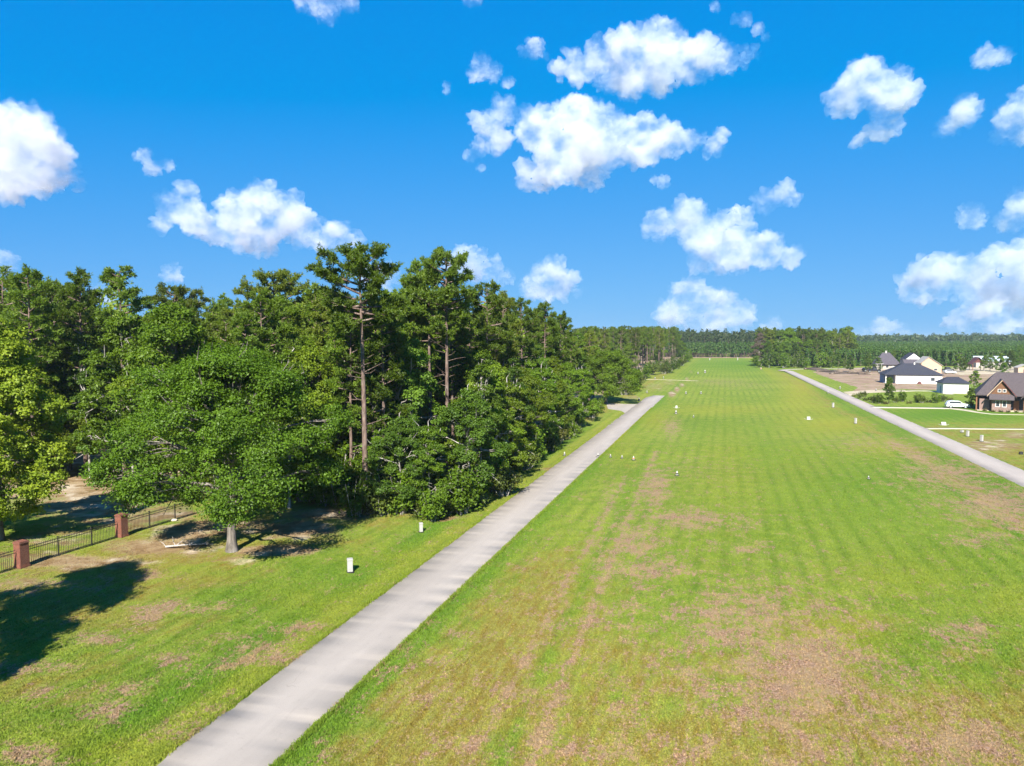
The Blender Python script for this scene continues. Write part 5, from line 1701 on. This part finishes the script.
# ------------------------------------------------------------------ clouds: closed bodies of mist at their real height
m, nt, out = new_mat('cloud')
M['cloud_proto'] = m
CL = [
 ('big white cumulus cut by the left edge of the sky', [(20,150,36),(4,135,28),(45,160,22),(62,170,14),(35,178,15),(8,175,22),(84,183,5)]),
 ('small wispy twin puff high over the left wood', [(145,155,7),(152,168,8),(168,165,6)]),
 ('long bright cumulus hanging above the big oak', [(172,205,14),(160,220,8),(190,190,9),(192,217,16),(215,230,16),(240,215,22),(263,203,21),(285,215,23),(305,222,15),(260,235,20),(240,240,13),(300,238,13),(335,235,15),(320,244,10),(355,240,7)]),
 ('tiny puff just above the left treetops', [(172,271,8),(167,278,6),(178,278,5)]),
 ('white puff behind the tallest pine', [(385,275,13),(370,278,13),(398,280,5)]),
 ('small cloud at the left edge above the treetops', [(3,263,12),(12,266,6)]),
 ('low cloud seen between the left pines', [(105,293,11),(96,298,8)]),
 ('cloud behind the bare-trunked pair of pines', [(470,264,20),(490,270,15),(455,260,12),(505,277,9)]),
 ('white puff where the skyline of the wood slopes down', [(545,282,20),(560,285,15),(530,288,12),(571,280,8)]),
 ('cloud cut by the top edge left of centre', [(325,2,17),(350,2,10),(303,0,8)]),
 ('thin scrap at the top edge of the sky', [(470,0,7),(478,1,5)]),
 ('small ragged puff left of the great central clouds', [(482,68,12),(494,76,7),(475,75,7),(509,82,6)]),
 ('thin streak beside the small ragged puff', [(447,85,4),(447,91,4)]),
 ('small puff at the left tip of the upper central cloud', [(535,48,10),(526,52,6)]),
 ('broad upper cloud of the central pair', [(560,68,9),(580,68,15),(605,60,20),(630,50,22),(655,45,24),(650,68,23),(680,60,22),(705,50,17),(700,65,17),(725,60,14),(745,55,9),(757,55,5),(630,82,18),(610,78,15),(660,82,14)]),
 ('largest cloud, the lower of the central pair', [(490,125,14),(505,110,14),(480,145,10),(472,155,6),(478,168,4),(500,140,12),(540,130,24),(575,125,28),(600,135,28),(640,140,24),(670,140,18),(690,140,12),(718,140,9),(712,150,8),(560,160,26),(530,175,16),(590,168,20),(610,150,18),(545,182,10),(595,185,7),(650,152,14)]),
 ('tiny puff under the central pair of clouds', [(663,182,7),(655,180,5)]),
 ('layered cloud above the far end of the runway', [(660,225,17),(690,215,18),(650,230,9),(700,235,22),(725,230,20),(740,215,10),(765,200,12),(785,195,12),(795,198,7),(735,250,22),(765,250,19),(790,258,12),(700,258,15),(720,266,9)]),
 ('low rounded cloud resting on the far woods', [(690,300,22),(720,308,22),(670,313,16),(745,312,13),(700,322,20),(735,322,12)]),
 ('tiny cloud on the skyline right of the low rounded one', [(775,324,8),(768,326,6)]),
 ('cumulus with a trailing tail high at right', [(865,80,20),(850,95,18),(885,90,20),(905,95,12),(832,98,10),(890,110,14),(880,130,12),(860,140,8),(895,125,8)]),
 ('oblong puff between the tailed cloud and the right edge', [(965,112,13),(950,125,10),(975,108,8),(940,133,5)]),
 ('flat little puff at the upper right', [(985,58,9),(1004,55,7),(995,57,7)]),
 ('bright cloud cut by the right edge, upper', [(1015,120,16),(1025,105,14),(1002,135,9),(1020,138,8)]),
 ('small round puff near the right edge', [(970,218,11),(978,214,8)]),
 ('cloud cut by the right edge, middle', [(1015,218,12),(1030,205,16),(1005,225,7)]),
 ('wide cloud bank low at right', [(925,280,20),(910,288,13),(945,275,16),(970,275,20),(1000,268,20),(1025,262,20),(985,290,22),(1015,285,22),(940,293,10),(1045,275,22)]),
 ('lowest cloud bank at right above the plantation', [(1000,315,17),(965,318,14),(1025,310,17),(985,312,13),(950,322,7),(1045,312,16)]),
 ('thin cloud low above the white-gabled house', [(880,326,9),(895,327,7),(862,331,6),(905,330,5)]),
 ('ragged scrap high above the central pair', [(745,20,7),(758,29,6),(735,18,5),(765,38,4)]),
 ('speck of cloud at the top edge near the centre', [(715,6,5),(718,10,3)]),
]


def cloud(i, label, lobes):
    ybase = max(y + r * .7 for _, y, r in lobes)
    el = max(0.045, (HOR - ybase) / FPX)
    D = min(12000.0, max(3000.0, 1100.0 / el))
    k = D / FPX
    r_ = np.random.default_rng(100 + i)
    bm = bmesh.new()
    for (px, py, r) in lobes:
        for q in range(3):
            jx, jy = (0, 0) if q == 0 else r_.normal(0, .45 * r, 2)
            rr_ = r * (0.92 if q == 0 else .35 + .3 * r_.random())
            dv = ray(px + jx, py + jy * .7)
            dv = dv / np.linalg.norm(dv) * (D + r_.normal(0, .35) * r * k)
            c = np.array([0, 0, CAM_H]) + dv
            mt = bpy.app.driver_namespace.get('x')
            s = bmesh.ops.create_icosphere(bm, subdivisions=3, radius=rr_ * k * 1.07)
            bmesh.ops.translate(bm, verts=s['verts'], vec=tuple(c))
    me = bpy.data.meshes.new('tmp')
    bm.to_mesh(me); bm.free()
    o = bpy.data.objects.new('tmp', me)
    C.objects.link(o)
    md = o.modifiers.new('r', 'REMESH')
    md.mode = 'VOXEL'
    md.voxel_size = 1.25 * k if len(lobes) > 4 else 0.8 * k
    dg = bpy.context.evaluated_depsgraph_get()
    ev = o.evaluated_get(dg)
    em = bpy.data.meshes.new_from_object(ev)
    C.objects.unlink(o); bpy.data.objects.remove(o); bpy.data.meshes.remove(me)
    n = len(em.vertices)
    V = np.empty(n * 3, np.float32); em.vertices.foreach_get('co', V); V = V.reshape(-1, 3).astype(float)
    N = np.empty(n * 3, np.float32); em.vertices.foreach_get('normal', N); N = N.reshape(-1, 3).astype(float)
    rm = float(np.mean([l[2] for l in lobes]))
    q = V / k
    b1 = np.abs(fbm(q / (rm * 0.9), 3, i) - 0.5) * 2
    b2 = np.abs(fbm(q / (rm * 0.38) + 7, 3, i + 9) - 0.5) * 2
    b3 = fbm(q / 3.2 + 3, 3, i + 5) - 0.5
    d = rm * (0.75 * b1 + 0.42 * b2 - 0.26) + 3.4 * b3 * min(1, rm / 10)
    V = V + N * (d * k)[:, None]
    # cumulus bottoms are flatter than their tops
    cen = V.mean(0)
    em.vertices.foreach_set('co', (V - cen).astype(np.float32).ravel())
    em.update()
    em.name = 'cloud'
    m = bpy.data.materials.new('cloud_mist'); m.use_nodes = True
    nt = m.node_tree; nt.nodes.clear()
    out = nt.nodes.new('ShaderNodeOutputMaterial')
    pv = nt.nodes.new('ShaderNodeVolumePrincipled')
    pv.inputs['Color'].default_value = (0.835, 0.86, 0.91, 1)
    tcv = mapv(nt, objco(nt), (1 / (k * 26), 1 / (k * 26), 1 / (k * 20)), loc=(i * 3.7, i * 1.3, 0))
    nz = noise(nt, tcv, 1.0, 5.0, 0.62)
    dn = ramp(nt, nz, 0.40 if len(lobes) > 6 else 0.44, 0.72)
    nt.links.new(mth(nt, 'ADD', 0.004 / k, mth(nt, 'MULTIPLY', dn, CLOUD_DENS / k)), pv.inputs['Density'])
    pv.inputs['Anisotropy'].default_value = 0.0
    nt.links.new(pv.outputs[0], out.inputs['Volume'])
    em.materials.clear(); em.materials.append(m)
    ob = link('cloud', em)
    ob.location = cen
    tag(ob, label, 'cloud', 'cumulus clouds')


CLOUD_DENS = 0.085
for i, (lab, lob) in enumerate(CL):
    cloud(i, lab, lob)

# ------------------------------------------------------------------ haze: thin air over the land
HAZE = 0.00011
m, nt, out = new_mat('haze_air')
pv = nd(nt, 'ShaderNodeVolumePrincipled')
pv.inputs['Color'].default_value = (0.72, 0.84, 1.0, 1)
pv.inputs['Density'].default_value = HAZE
pv.inputs['Anisotropy'].default_value = 0.2
nt.links.new(pv.outputs[0], out.inputs['Volume'])
b = MB().box(-7500, 9500, -500, 10000, -1.6, 36.0)
o = b.build('haze', m)
tag(o, 'thin pale haze over the far woods', None, None, 'stuff')

# ------------------------------------------------------------------ sky, sun, camera
w = bpy.data.worlds.new('World')
S.world = w
w.use_nodes = True
nt = w.node_tree
nt.nodes.clear()
out = nt.nodes.new('ShaderNodeOutputWorld')
bg = nt.nodes.new('ShaderNodeBackground')
sky = nt.nodes.new('ShaderNodeTexSky')
sky.sky_type = 'NISHITA'
sky.sun_disc = False
sky.sun_elevation = SUN_EL
sky.sun_rotation = math.pi + SUN_AZ
sky.altitude = 0
sky.air_density = 1.0
sky.dust_density = 0.0
sky.ozone_density = 2.0
sep = nd(nt, 'ShaderNodeSeparateColor')
nt.links.new(sky.outputs[0], sep.inputs[0])
cmb = nd(nt, 'ShaderNodeCombineColor')
nt.links.new(mth(nt, 'MAXIMUM', 0.006, mth(nt, 'SUBTRACT', mth(nt, 'MULTIPLY', mth(nt, 'LOGARITHM', sep.outputs[0], math.e), 0.46), 0.30)), cmb.inputs[0])
nt.links.new(mth(nt, 'MULTIPLY', mth(nt, 'POWER', sep.outputs[1], 0.413), 0.703), cmb.inputs[1])
nt.links.new(mth(nt, 'MULTIPLY', mth(nt, 'POWER', sep.outputs[2], 0.15), 2.40), cmb.inputs[2])
nt.links.new(cmb.outputs[0], bg.inputs[0])
bg.inputs[1].default_value = 0.1
nt.links.new(bg.outputs[0], out.inputs[0])

sd = bpy.data.lights.new('sun', 'SUN')
sd.energy = 4.6
sd.angle = R(0.5)
sd.color = (1.0, 0.95, 0.86)
so = bpy.data.objects.new('sun', sd)
C.objects.link(so)
so.rotation_euler = (math.pi / 2 - SUN_EL, 0, -SUN_AZ)

cd = bpy.data.cameras.new('camera')
cam = bpy.data.objects.new('camera', cd)
C.objects.link(cam)
cam.location = (0, 0, CAM_H)
cam.rotation_euler = (math.pi / 2 - PITCH, 0, 0)
cd.sensor_width = 36.0
cd.lens = FPX / 1024.0 * 36.0
cd.clip_start = 0.5
cd.clip_end = 30000
S.camera = cam

S.view_settings.view_transform = 'Standard'
S.view_settings.look = 'None'
S.view_settings.exposure = 1.5
S.view_settings.gamma = 1.0
S.view_settings.use_curve_mapping = False
S.render.engine = 'CYCLES'
cy = S.cycles
cy.use_denoising = True
try:
    cy.denoiser = 'OPENIMAGEDENOISE'
    cy.denoising_input_passes = 'RGB_ALBEDO_NORMAL'
except Exception:
    pass
cy.volume_step_rate = 0.5
cy.volume_max_steps = 256
cy.max_bounces = 16
cy.diffuse_bounces = 3
cy.glossy_bounces = 2
cy.transmission_bounces = 3
cy.volume_bounces = 12
cy.transparent_max_bounces = 8
cy.sample_clamp_indirect = 8.0
cy.use_adaptive_sampling = True
cy.adaptive_threshold = 0.015
